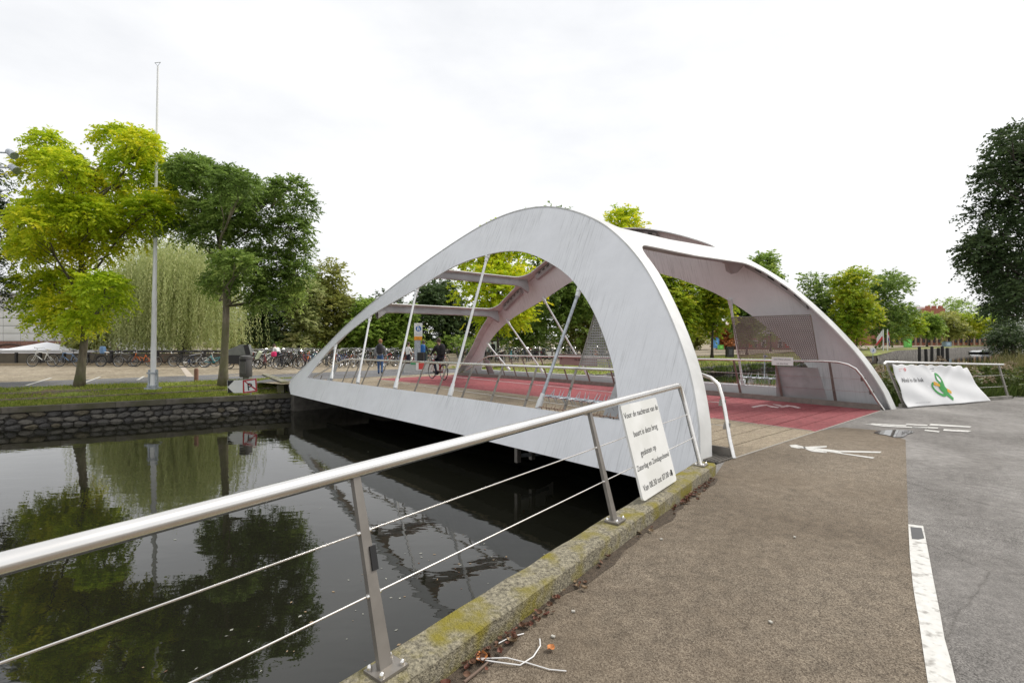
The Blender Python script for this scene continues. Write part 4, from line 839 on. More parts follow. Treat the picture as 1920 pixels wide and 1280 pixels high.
tree('locust_tree', 'deep green locust tree on the turf beside the litter bin', 'tree', b2, [(424, 580), (418, 490), (405, 420), (400, 370)], .15,
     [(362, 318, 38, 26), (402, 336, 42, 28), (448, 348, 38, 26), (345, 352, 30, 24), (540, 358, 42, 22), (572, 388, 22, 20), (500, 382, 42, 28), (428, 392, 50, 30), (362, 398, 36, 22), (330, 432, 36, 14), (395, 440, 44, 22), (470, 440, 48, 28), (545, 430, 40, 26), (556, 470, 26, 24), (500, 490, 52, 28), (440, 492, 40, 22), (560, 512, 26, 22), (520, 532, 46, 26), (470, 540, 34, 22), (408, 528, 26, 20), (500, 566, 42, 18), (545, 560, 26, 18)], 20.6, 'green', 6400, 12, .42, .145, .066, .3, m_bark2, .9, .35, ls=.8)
# dark tree at the left border
tree('border_tree', 'dark leaning tree cut by the left border behind the floodlights', 'tree', G(-75, 722, -.1), [(-70, 600), (-60, 450), (-55, 350)], .22,
     [(-30, 330, 34, 24), (-20, 400, 28, 24), (-15, 425, 26, 18), (-22, 470, 30, 20), (-18, 530, 26, 22), (-60, 380, 50, 40), (-70, 480, 50, 40), (-24, 560, 26, 18)], 20, 'dark', 1600, 12, .42, .135, .05, .3, m_barkd, .6, .4)
# willow
def willow():
    Y = 42; base = G(350, 678, FG); base = Vector(((350-960)/F*Y, Y, FG)); root = empty('weeping_willow', base, 0, 'weeping willow with long pale hanging branches behind the white mast', 'tree')
    m = MB(); top = D(335, 500, Y); limb(m, base, top, .55, .25, 6, 8, .02); cl = [(245, 525), (290, 485), (335, 475), (375, 500), (400, 535), (230, 560), (280, 520), (350, 520)]
    V_ = []; T_ = []
    for px, py in cl:
        c_ = D(px, py, Y+random.uniform(-2.5, 2.5)); limb(m, Vector(base).lerp(top, random.uniform(.5, .95)), c_, .16, .05, 5, 6, .05)
    n_ = 3400
    for i in range(n_):
        px, py = random.choice(cl); c_ = D(px+random.gauss(0, 24), py+random.gauss(0, 20), Y+random.uniform(-4.2, 3.2))
        a = random.random()*6.28; rr = random.uniform(.4, 2.0); p = np.array([c_.x+math.cos(a)*rr, c_.y+math.sin(a)*rr, c_.z+.5-.25*rr])
        ln_ = max(.8, min((p[2]-.5)*random.uniform(.35, 1.03), 7)); k = int(ln_/.11); s = np.linspace(0, 1, k); sw = rng.normal(0, .25, 2)
        x = p[0]+math.cos(a)*.6*np.sqrt(s)+sw[0]*s; y = p[1]+math.sin(a)*.6*np.sqrt(s)+sw[1]*s; z = p[2]+.25*np.sin(np.minimum(1, s*3)*3.14)-ln_*s**1.15
        P_ = np.stack([x, y, z], 1)+rng.normal(0, .035, (k, 3)); ax = nrmz(np.stack([rng.normal(0, .45, k), rng.normal(0, .45, k), -np.ones(k)], 1)); nr_ = nrmz(rng.normal(0, 1, (k, 3)))
        V_.append(leaf_quads(P_, ax, nr_, rng.uniform(.14, .26, k), rng.uniform(.05, .085, k))); T_.append(np.clip(rng.normal(.5, .16)+rng.normal(0, .08, k), 0, 1))
    me = mesh_quads('crown', np.concatenate(V_), np.concatenate(T_), LM['willow']); o = link('crown', me, root); o.matrix_parent_inverse = Matrix.Translation(-base)
    m.build('trunk', m_barkd, root, True, 180, local=False)
willow()
# background trees; each its own distance, size and clumps
def bgtree(name, label, px, Y, ybase_z, top, wid, bot, leaf, n, tr=.18, ln=.34, wd=.2, L=.7, per=7, seed=0, group=None, bark=None, tint0=.45, clumps=9, cat='tree', trunk_to=.5, droop=.2, shape=1.0):
    random.seed(seed*31+int(px)); base = Vector(((px-960)/F*Y, Y, ybase_z)); lob = []; H_ = bot-top
    for i in range(clumps):
        s = (i+.5)/clumps; yy = top+H_*(.1+.84*s); ww = wid*(math.sin(math.pi*(.16+.74*s**.8))**.7)*shape
        lob.append((px+random.uniform(-1, 1)*ww*.62, yy+random.uniform(-.04, .04)*H_, wid*random.uniform(.32, .5), H_*random.uniform(.10, .17)))
    lob.append((px+random.uniform(-.1, .1)*wid, top+H_*.13, wid*.33, H_*.12)); lob.append((px, top+H_*.55, wid*.55, H_*.3))
    return tree(name, label, cat, base, [(px+random.uniform(-2, 2), bot+(HY-bot)*.3), (px+random.uniform(-4, 4), bot-H_*.3), (px, top+H_*.3)], tr, lob, Y, leaf, n, per, L, ln, wd, droop, bark or m_barkd, wid*Y/F*.4, .7, group, tint0, False, .35)
gz = FG
BT = [  # name, label, px, Y, top, halfwidth, crown bottom, leaf, sprays
 ('small_shrub_tree', 'small bushy tree in front of the white panelled hall', 165, 40, 603, 42, 655, 'olive', 420),
 ('garden_tree', 'dark see-through tree behind the deep green locust trunk', 492, 50, 560, 55, 650, 'dark', 420),
 ('poplar_tree', 'tall olive poplar left of the bridge', 625, 56, 500, 72, 655, 'olive', 1100),
 ('poplar_tree', 'yellowish olive tree directly behind the deep green locust', 560, 52, 525, 50, 655, 'willow', 700),
 ('hedge_tree', 'dense green bush tree above the arch foot', 690, 54, 560, 55, 662, 'mid', 800),
 ('hedge_tree', 'dense green bush tree behind the walking person', 745, 56, 575, 50, 664, 'mid', 800),
 ('hedge_tree', 'dense dark bush behind the parked bicycles near the willow', 470, 58, 600, 60, 664, 'olive', 600),
 ('pine_tree', 'dark pine behind the blue pedestrian sign', 790, 66, 535, 52, 662, 'pine', 900),
 ('pine_tree', 'dark pine between the two hanger rods', 715, 74, 545, 45, 660, 'pine', 600),
 ('pine_tree', 'tall dark evergreen behind the cyclist', 840, 70, 528, 46, 662, 'pine', 900),
 ('locust_tree', 'bright yellow locust tree standing behind the arch opening', 935, 44, 428, 100, 628, 'yellow', 1500),
 ('park_tree', 'dark green park tree crowning above the arch top', 1050, 56, 385, 92, 640, 'green', 1700),
 ('locust_tree', 'yellow topped locust tree rising above the right shoulder of the arch', 1160, 60, 388, 62, 600, 'yellow', 1100),
 ('park_tree', 'shady park tree left of the near perforated screen', 985, 62, 560, 70, 652, 'mid', 700),
 ('park_tree', 'shady park tree behind the near perforated screen', 1110, 64, 550, 75, 655, 'olive', 900),
 ('park_tree', 'low dark tree behind the bicycle racks on the square', 905, 72, 570, 60, 655, 'pine', 700),
 ('locust_tree', 'lime locust tree framed by the portal next to the near arch leg', 1262, 50, 500, 52, 640, 'limey', 900),
 ('locust_tree', 'lime locust tree with a slim trunk framed by the portal', 1335, 52, 512, 55, 625, 'limey', 900),
 ('park_tree', 'dark green tree between the portal and the far screen', 1400, 60, 545, 48, 640, 'green', 600),
 ('park_tree', 'green tree peeping above the far arch', 1445, 78, 470, 46, 640, 'mid', 700),
 ('shrub', 'orange tinted shrub behind the square', 1360, 95, 610, 26, 652, 'orange', 260),
 ('shrub', 'dark green shrub beside the orange shrub', 1300, 90, 606, 40, 655, 'olive', 350),
 ('park_tree', 'green tree just outside the far arch leg', 1535, 96, 512, 68, 650, 'green', 800),
 ('locust_tree', 'golden green locust standing beside the flags', 1605, 88, 503, 60, 648, 'limey', 1100),
 ('park_tree', 'dark spreading tree behind the flags', 1655, 100, 512, 66, 645, 'green', 900),
]
for i, (nm, lab, px, Y, top, wd_, bot, lf, n) in enumerate(BT):
    s = Y/50; bgtree(nm, lab, px, Y, gz, top, wd_, bot, lf, int(n*2.3), .12+.015*s, .30*s**.6, .19*s**.6, .6*s**.5, 9, i, tint0=.5 if lf in ('yellow', 'limey') else .42, clumps=13, cat='shrub' if nm == 'shrub' else 'tree')
for i, (px, top, wd_, lf, lab) in enumerate(((1700, 586, 44, 'limey', 'round quay tree next to the dark spreading tree'), (1738, 590, 40, 'mid', 'round quay tree above the leaning mooring posts'), (1778, 588, 46, 'olive', 'broad quay tree before the brick halls'), (1818, 590, 44, 'limey', 'yellowish quay tree before the brick halls'), (1852, 594, 42, 'mid', 'last quay tree beside the moored boats'))):
    bgtree('quay_tree', lab, px, 122+i*7, 0, top, wd_, 632, lf, 900, .2, .6, .4, 1.0, 7, 40+i, 'trees along the far quay', clumps=8)
bgtree('hill_tree', 'huge rounded tree rising behind the brick roofs', 1785, 230, 0, 560, 60, 640, 'mid', 900, .5, .9, .55, 2.0, 7, 60, clumps=10); bgtree('hill_tree', 'huge tree crown right of the roofs', 1850, 240, 0, 572, 50, 640, 'green', 700, .5, .9, .55, 2.0, 7, 61, clumps=8)
# distant wood closing the horizon
ran = []
for x0, x1, Y, tp in ((-200, 520, 150, 622), (380, 1000, 120, 600), (900, 1320, 130, 598), (1280, 1720, 190, 620), (1660, 2150, 330, 606)):
    k = int((x1-x0)/16)
    for i in range(k):
        px = x0+(x1-x0)*i/k+random.uniform(-6, 6); c_ = D(px, random.uniform(tp, 652), Y+random.uniform(-8, 8)); ran.append((c_.x, c_.y, c_.z, 16*Y/F, 14*Y/F, random.uniform(10, 18)*Y/F))
me, _, _ = crown_mesh(ran, 5200, 8, 2.0, 1.0, .65, .2, LM['olive'], 'distant_wood'); tag(link('distant_wood', me), 'distant mixed wood closing the horizon', 'wood', kind='stuff')
ran = []
for i in range(120):
    px = random.uniform(430, 1240); Y = random.uniform(58, 66); c_ = D(px, random.uniform(640, 661), Y); ran.append((c_.x, c_.y, c_.z, .9, .8, .7))
me, _, _ = crown_mesh(ran, 4200, 8, .5, .26, .16, .2, LM['mid'], 'understorey'); tag(link('understorey', me), 'dense green undergrowth beneath the background trees', 'undergrowth', kind='stuff')
# big tree leaning in from the right, and the bank bush
random.seed(5)
tree('maple_tree', 'large dark leafed tree hanging in over the canal from the right border', 'tree', Vector((24.5, 21.5, 0)), [(2010, 560), (1995, 450), (1975, 350)], .34,
     [(1905, 262, 34, 26), (1885, 300, 40, 28), (1930, 330, 50, 40), (1868, 338, 36, 26), (1905, 390, 44, 34), (1850, 402, 36, 26), (1880, 440, 46, 30), (1850, 462, 38, 22), (1838, 492, 30, 20), (1890, 500, 40, 30), (1862, 540, 30, 18), (1905, 555, 36, 26), (1960, 420, 60, 60), (1980, 300, 60, 60), (1970, 520, 60, 50), (1880, 575, 28, 12)], 22, 'dark', 4200, 10, .55, .15, .10, .35, m_barkd, .9, .4, tint0=.45, ls=.85)
bgtree('bank_bush', 'dark dense bush on the right bank below the hanging tree', 1900, 34, -.2, 596, 52, 672, 'dark', 900, .12, .16, .1, .5, 9, 77, clumps=12, cat='bush')
# weeds on the right slope
def pl_weed():
    t = random.uniform(1.9, 9.5); n_ = .35+2.6*random.random()**1.3; n_ += .7*(t < 3.9); p = qp(t, n_, 0); return Vector((p.x, p.y, -.25-.24*n_*random.random()-.05))
blades('slope_grass', 16000, pl_weed, .3, .85, .035, leafmat('weed', (.05, .08, .015), (.08, .13, .025), (.16, .19, .05), .35), 'tall rough grass on the slope behind the banner railing', .3)
lob = []
for i in range(46):
    p = pl_weed(); lob.append((p.x, p.y, .05+.55*random.random(), .3, .3, .22))
me, _, _ = crown_mesh(lob, 1700, 8, .25, .10, .05, .3, leafmat('herb', (.06, .09, .015), (.11, .15, .03), (.2, .2, .05), .4), 'slope_herbs'); tag(link('slope_herbs', me), 'leafy herbs crowding behind the banner railing', 'weeds', kind='stuff')
lob = []
for i in range(34):
    p = pl_weed(); lob.append((p.x, p.y, .5+.55*random.random(), .13, .13, .06))
me, _, _ = crown_mesh(lob, 800, 8, .08, .04, .03, .1, leafmat('seed_head', (.24, .17, .10), (.38, .29, .19), (.52, .43, .31), .2), 'seed_heads'); tag(link('seed_heads', me), 'pale pinkish seed heads above the herbs on the slope', 'weeds', kind='stuff')
def pl_r2():
    t = random.random()**1.4; p = Vector((17.2, 17.2, 0)).lerp(Vector((40, 41, 0)), t); return p+Vector((random.uniform(-.8, 5), random.uniform(-4, .6), random.uniform(-.6, -.05)))
blades('bank_reeds', 9000, pl_r2, .5, 1.5, .06, leafmat('reed', (.10, .10, .03), (.2, .19, .07), (.33, .29, .13), .3), 'tall dry reeds on the right bank below the bush', .25)
m = MB(); m.add([qp(-.3, .2, -.02), qp(10, .2, -.02), qp(10, 3.4, -1.4), qp(1.6, 3.4, -1.4)], [(0, 1, 2, 3)]); tag(m.build('earth_slope', m_soil), kind='structure')
# ============================================================ BICYCLES
random.seed(11)
m_rub = pm('tyre_rubber', (.02, .02, .021), .7); m_rim = pm('rim_metal', (.5, .5, .5), .35, .8); m_sad = plain('saddle_black', (.02, .018, .017), .5); m_chr = pm('chrome', (.6, .6, .6), .2, 1.)
PAINT = {k: plain('bike_'+k, c_, .35) for k, c_ in dict(black=(.012, .012, .014), silver=(.45, .46, .47), blue=(.03, .07, .2), red=(.42, .02, .02), green=(.03, .13, .06), white=(.75, .75, .71), orange=(.75, .17, .02), teal=(.04, .33, .38), grey=(.14, .14, .15), brown=(.12, .06, .03), skyblue=(.12, .22, .38)).items()}
BBk, RA, FA = (.46, 0, .29), (0, 0, .34), (1.08, 0, .34)
def bike_pieces(step=False, basket=False, rack=True, lod=0, rest_tyre=None):
    """list of (part name, MB, material key, [sub pieces])"""
    n = 6 if lod == 0 else 4; P_ = []
    ST, HT, HB = (.32, 0, .74), (.90, 0, .82), (.935, 0, .64)
    f = MB(); r_ = .018
    f.tube([BBk, ST], r_, n); f.tube([BBk, HB], r_*1.15, n); f.tube([HT, HB], r_*1.2, n)
    f.tube([(.40, 0, .50) if step else (.33, 0, .71), HB if step else HT], r_, n)
    for s in (-1, 1): f.tube([(.46, s*.03, .29), (0, s*.06, .34)], .01, 4); f.tube([(.33, s*.03, .7), (0, s*.06, .34)], .009, 4); f.tube([(.935, s*.03, .63), (1.0, s*.055, .45), (1.08, s*.055, .34)], .011, 4)
    P_.append(('frame', f, 'paint', []))
    for c_ in (RA, FA):
        t = MB(); t.ring(c_, .325, .02, 26 if lod == 0 else 16, 5 if lod == 0 else 4)
        ri = MB(); ri.ring(c_, .298, .010, 22 if lod == 0 else 12, 4)
        if lod == 0:
            for i in range(14): a = 6.283*i/14; ri.tube([(c_[0]+.02*math.cos(a+.5), .02*(-1)**i, c_[2]+.02*math.sin(a+.5)), (c_[0]+.295*math.cos(a), 0, c_[2]+.295*math.sin(a))], .0018, 3, cap=False)
        ri.lathe([(.022, -.04), (.022, .04)], c_, 6, (0, 1, 0)); P_.append(('wheel', t, 'rubber', [('rim', ri, 'rim')]))
    g = MB()
    for c_, a0, a1 in ((RA, 25, 175), (FA, 50, 165)):
        ang = [R(a0+(a1-a0)*i/7) for i in range(8)]
        for a, b_ in zip(ang[:-1], ang[1:]): g.bar((c_[0]+.36*math.cos(a), 0, c_[2]+.36*math.sin(a)), (c_[0]+.36*math.cos(b_), 0, c_[2]+.36*math.sin(b_)), .045, .006, (0, 1, 0))
    P_.append(('mudguard', g, 'dark', []))
    h = MB(); h.tube([HT, (.865, 0, .98)], .014, n); h.tube([(.72, -.29, 1.03), (.80, -.24, 1.04), (.90, -.12, 1.0), (.90, .12, 1.0), (.80, .24, 1.04), (.72, .29, 1.03)], .011, n); h.lathe([(.012, -.02), (.045, .02), (.05, .05)], (.97, 0, .86), 8, (1, 0, 0)); P_.append(('handlebar', h, 'chrome', []))
    s = MB(); s.tube([ST, (.29, 0, .90)], .013, n); s.lathe([(.02, 0), (.11, .015), (.105, .045), (.06, .055)], (.24, 0, .90), 10); s.tube([(.3, 0, .93), (.45, 0, .94)], [.05, .018], 6); P_.append(('saddle', s, 'saddle', []))
    if rack:
        c_ = MB()
        for q in (-.06, .06): c_.tube([(.28, q, .70), (-.22, q, .70)], .007, 4); c_.tube([(-.1, q, .70), (0, q, .36)], .006, 4)
        for x in (-.2, -.05, .1): c_.tube([(x, -.06, .7), (x, .06, .7)], .006, 4)
        P_.append(('carrier', c_, 'dark', []))
    k = MB(); k.lathe([(.09, -.012), (.09, .012)], (.46, .05, .29), 12, (0, 1, 0)); k.bar((.46, .08, .29), (.55, .08, .16), .025, .012, (1, 0, 0)); k.bar((.46, -.06, .29), (.37, -.06, .42), .025, .012, (1, 0, 0)); k.box((.56, .12, .16), (.09, .08, .02)); k.box((.36, -.1, .42), (.09, .08, .02)); k.bar((.46, .045, .33), (.02, .045, .36), .06, .02, (0, 0, 1)); P_.append(('crank', k, 'dark', []))
    if basket:
        b_ = MB()
        for z in (.80, .92, 1.04):
            w_ = .14+.04*(z-.8)/.24; b_.tube([(1.02, -w_, z), (1.30, -w_, z), (1.30, w_, z), (1.02, w_, z)], .008, 4, closed=True)
        for x in (1.02, 1.11, 1.2, 1.30):
            for q in (-1, 1): b_.tube([(x, q*.14, .8), (x, q*.18, 1.04)], .005, 4)
        for q in (-.07, 0, .07): b_.tube([(1.3, q, .8), (1.3, q, 1.04)], .005, 4); b_.tube([(1.02, q, .8), (1.3, q, .8)], .005, 4)
        P_.append(('basket', b_, 'dark', []))
    return P_
def keymat(k, paint, sad=None): return {'paint': PAINT[paint], 'rubber': m_rub, 'rim': m_rim, 'dark': m_sad, 'chrome': m_chr, 'saddle': sad or m_sad}[k]
def full_bike(loc, rz, lean, paint, label, step=False, basket=False, group=None, sad=None, cat='bicycle', name='bicycle', rim=None, sc=1.0):
    root = empty(name, loc, 0, label, cat, group); root.rotation_euler = (lean, 0, rz); root.scale = (sc, sc, sc)
    for nm, mb, k, sub in bike_pieces(step, basket):
        o = mb.build(nm, keymat(k, paint, sad), root, True, 50)
        for sn, sm, sk in sub: sm.build(sn, rim or keymat(sk, paint), o, True, 50)
    return root
_lo = {}
def lod_bike(paint, step, basket):
    key = (paint, step, basket)
    if key not in _lo:
        mb = MB(); order = ['paint', 'rubber', 'rim', 'dark', 'chrome', 'saddle']
        for nm, b_, k, sub in bike_pieces(step, basket, True, 1):
            mb.cur = order.index(k); mb.add(b_.v, b_.f)
            for sn, sm, sk in sub: mb.cur = order.index(sk); mb.add(sm.v, sm.f)
        _lo[key] = mb.mesh('bicycle', [keymat(k, paint) for k in order], True, 50)
    return _lo[key]
# single bikes leaning along the dark wall
wl = lambda px, Y=34.0, z=FG: Vector(((px-960)/F*Y, Y, z))
m_crm = plain('cream_saddle', (.7, .7, .66), .5)
full_bike(wl(98), R(180), R(4), 'white', 'white framed bicycle leaning on the dark wall under the tent roof', sad=m_crm, sc=1.25)
full_bike(wl(146), R(180), R(4), 'skyblue', 'steel blue bicycle right beside the white framed one', sc=1.15)
full_bike(wl(188), R(180), R(4), 'black', 'black bicycle with a child seat next to the yellow-green locust trunk', sc=1.1)
full_bike(wl(190), 0, R(-4), 'black', 'black bicycle with a pale saddle in front of the wall', sad=m_crm, sc=1.05)
full_bike(wl(254), R(180), R(4), 'grey', 'dark grey bicycle between the pale saddle and the orange bicycle', sc=1.1)
full_bike(wl(282), R(180), R(4), 'orange', 'orange step-through bicycle with silver handlebar left of the white mast', step=True, sc=1.12)
full_bike(wl(293), R(5), R(-4), 'brown', 'brown saddled bicycle with cream tyres right of the white mast', rim=m_crm, sc=1.05)
full_bike(wl(326), R(12), R(5), 'black', 'black bicycle between the cream tyred one and the silver cluster', sc=1.1)
full_bike(wl(343, 33), R(40), R(5), 'silver', 'silver bicycle at the pale ramp with its basket to the road', basket=True, sc=1.1)
full_bike(wl(352, 33), R(70), R(-4), 'blue', 'blue bicycle wedged into the silver cluster', sc=1.1)
full_bike(wl(366, 33.4), R(50), R(3), 'white', 'white bicycle inside the cluster by the pale ramp', step=True, sc=1.1)
full_bike(wl(384, 33), R(20), R(4), 'teal', 'pale teal bicycle just left of the deep green locust trunk', step=True, sc=1.1)
full_bike(wl(498, 31.5), R(115), R(-5), 'red', 'red bicycle with a large front wheel right of the litter bin', step=True, sc=1.1)
full_bike(wl(524, 31.3), R(4), R(5), 'black', 'black bicycle standing alone before the racks near the arch tip', sc=1.1)
full_bike(wl(514, 32), R(80), R(4), 'grey', 'grey bicycle carrying a pink bag in the front rack', sc=1.1)
# child seat and pink bag
m = MB(); m.lathe([(.05, 0), (.16, .05), (.19, .3), (.16, .5), (.1, .52)], wl(186)+Vector((.2, .05, .85)), 8); tag(m.build('child_seat', PAINT['skyblue'], None, True), 'blue plastic child seat on a black bicycle by the wall', 'child seat')
m = MB(); m.lathe([(.10, 0), (.15, .04), (.17, .16), (.15, .3), (.05, .32)], wl(515, 31.8)+Vector((0, -.1, .75)), 9); tag(m.build('pink_bag', plain('pink_cloth', (.75, .03, .16), .6), None, True), 'bright pink bag strapped on a parked grey bicycle', 'bag')
m = MB(); m.box(wl(485, 31.4)+Vector((0, 0, .85)), (.12, .3, .5), Matrix.Rotation(.5, 3, 'Y')); tag(m.build('pale_crate', plain('pale_green_plastic', (.6, .68, .5), .6)), 'pale green plastic crate on the red bicycle', 'crate')
# rows of parked bikes
cols = ['black', 'black', 'black', 'silver', 'silver', 'grey', 'blue', 'red', 'green', 'white', 'orange', 'teal', 'brown']
def rack_row(px0, px1, Y, step, ang, zone):
    x = (px0-960)/F*Y; x1 = (px1-960)/F*Y
    while x < x1:
        c_ = random.choice(cols); st = random.random() < .45; bk = random.random() < .3
        o = link('bicycle', lod_bike(c_, st, bk)); o.location = (x+random.uniform(-.1, .1), Y+random.uniform(-.25, .25), FG)
        o.rotation_euler = (random.gauss(0, .1), 0, R(ang+random.gauss(0, 14)+(180 if random.random() < .3 else 0))); s = random.uniform(1.02, 1.15); o.scale = (s, s, s)
        kind = ('step-through ' if st else '')+'bicycle'+(' with a wire basket' if bk else '')
        tag(o, f'{c_} {kind} in {zone}', 'bicycle', f'bicycles in {zone}'); x += step*random.uniform(.7, 1.3)
Z1, Z2 = 'the racks left of the blue sign', 'the racks behind the far railing'
rack_row(452, 822, 34.0, .62, 82, Z1); rack_row(455, 830, 36.4, .62, 95, Z1); rack_row(460, 835, 38.8, .65, 80, Z1); rack_row(470, 830, 41.2, .7, 90, Z1)
rack_row(868, 1000, 40.5, .62, 85, Z2); rack_row(876, 1075, 44, .6, 95, Z2); rack_row(860, 1150, 49, .62, 80, Z2)
# cargo bike with a rain hood
cb = empty('cargo_bike', wl(447, 31.5), 0, 'black cargo bike with a clear rain hood behind the litter bin', 'cargo bike')
m = MB(); m.prism([[(-.75, .35), (.55, .3), (.75, .85), (-.95, .85)]], lambda a, b_: Vector((a, -.32, b_)), (0, 1, 0), .64); m.build('box', PAINT['black'], cb)
m_hood = pm('clear_hood', (.14, .15, .135), .15, 0); m = MB(); m.prism([[(-.95, .86), (.75, .86), (.62, 1.5), (.3, 1.52), (-.35, 1.25)]], lambda a, b_: Vector((a, -.3, b_)), (0, 1, 0), .6); m.build('hood', m_hood, cb)
m = MB(); m.bar((.62, -.31, 1.5), (.78, -.31, .86), .3, .02, (1, 0, 0)); m.build('hood_flap', PAINT['black'], cb)
for x in (-.55, 1.25):
    m = MB(); m.ring((x, 0, .3), .28, .025, 20, 5); w_ = m.build('wheel', m_rub, cb); m = MB(); m.ring((x, 0, .3), .25, .012, 16, 4); m.build('rim', m_rim, w_)
m = MB(); m.tube([(.7, 0, .4), (1.0, 0, .45), (1.25, 0, .3)], .03, 6); m.tube([(1.0, 0, .45), (.95, 0, 1.0)], .02, 6); m.build('frame', PAINT['black'], cb)
m = MB(); m.tube([(.8, -.3, 1.1), (.75, 0, 1.05), (.8, .3, 1.1)], .014, 5); m.build('handlebar', m_chr, cb)
# mopeds on the square
def scooter(loc, rz, paint, label, name='moped'):
    s = empty(name, loc, rz, label, 'moped')
    m = MB(); m.prism([[(-.1, .35), (.35, .28), (.75, .25), (.95, .4), (1.1, .95), (1.0, 1.0), (.82, .5), (.5, .38), (.42, .7), (-.2, .72), (-.35, .6)]], lambda a, b_: Vector((a, -.16, b_)), (0, 1, 0), .32); m.build('body', PAINT[paint], s)
    m = MB(); m.box((.1, 0, .77), (.65, .28, .1)); m.build('seat', m_sad, s)
    for x in (0, 1.2): m = MB(); m.ring((x, 0, .24), .19, .055, 18, 6); w_ = m.build('wheel', m_rub, s); m = MB(); m.lathe([(.13, -.03), (.13, .03)], (x, 0, .24), 12, (0, 1, 0)); m.build('rim', m_rim, w_)
    m = MB(); m.tube([(1.0, -.3, 1.08), (1.05, 0, 1.02), (1.0, .3, 1.08)], .018, 5); m.tube([(1.2, 0, .25), (1.04, 0, 1.0)], .03, 6); m.build('handlebar', m_chr, s)
    m = MB(); m.lathe([(.03, 0), (.08, .03), (.08, .06)], (1.12, 0, .92), 10, (1, 0, 0)); m.build('headlight', m_chr, s); return s
scooter(wl(815, 27.5), R(80), 'black', 'black moped standing at the end of the red lane beside the cyclist'); scooter(wl(1000, 46), R(20), 'black', 'black moped on the square behind the tilted hanger'); scooter(wl(1030, 46), R(10), 'white', 'white moped on the square behind the tilted hanger'); scooter(wl(1014, 47), R(160), 'red', 'red and black moped between the black and white ones')
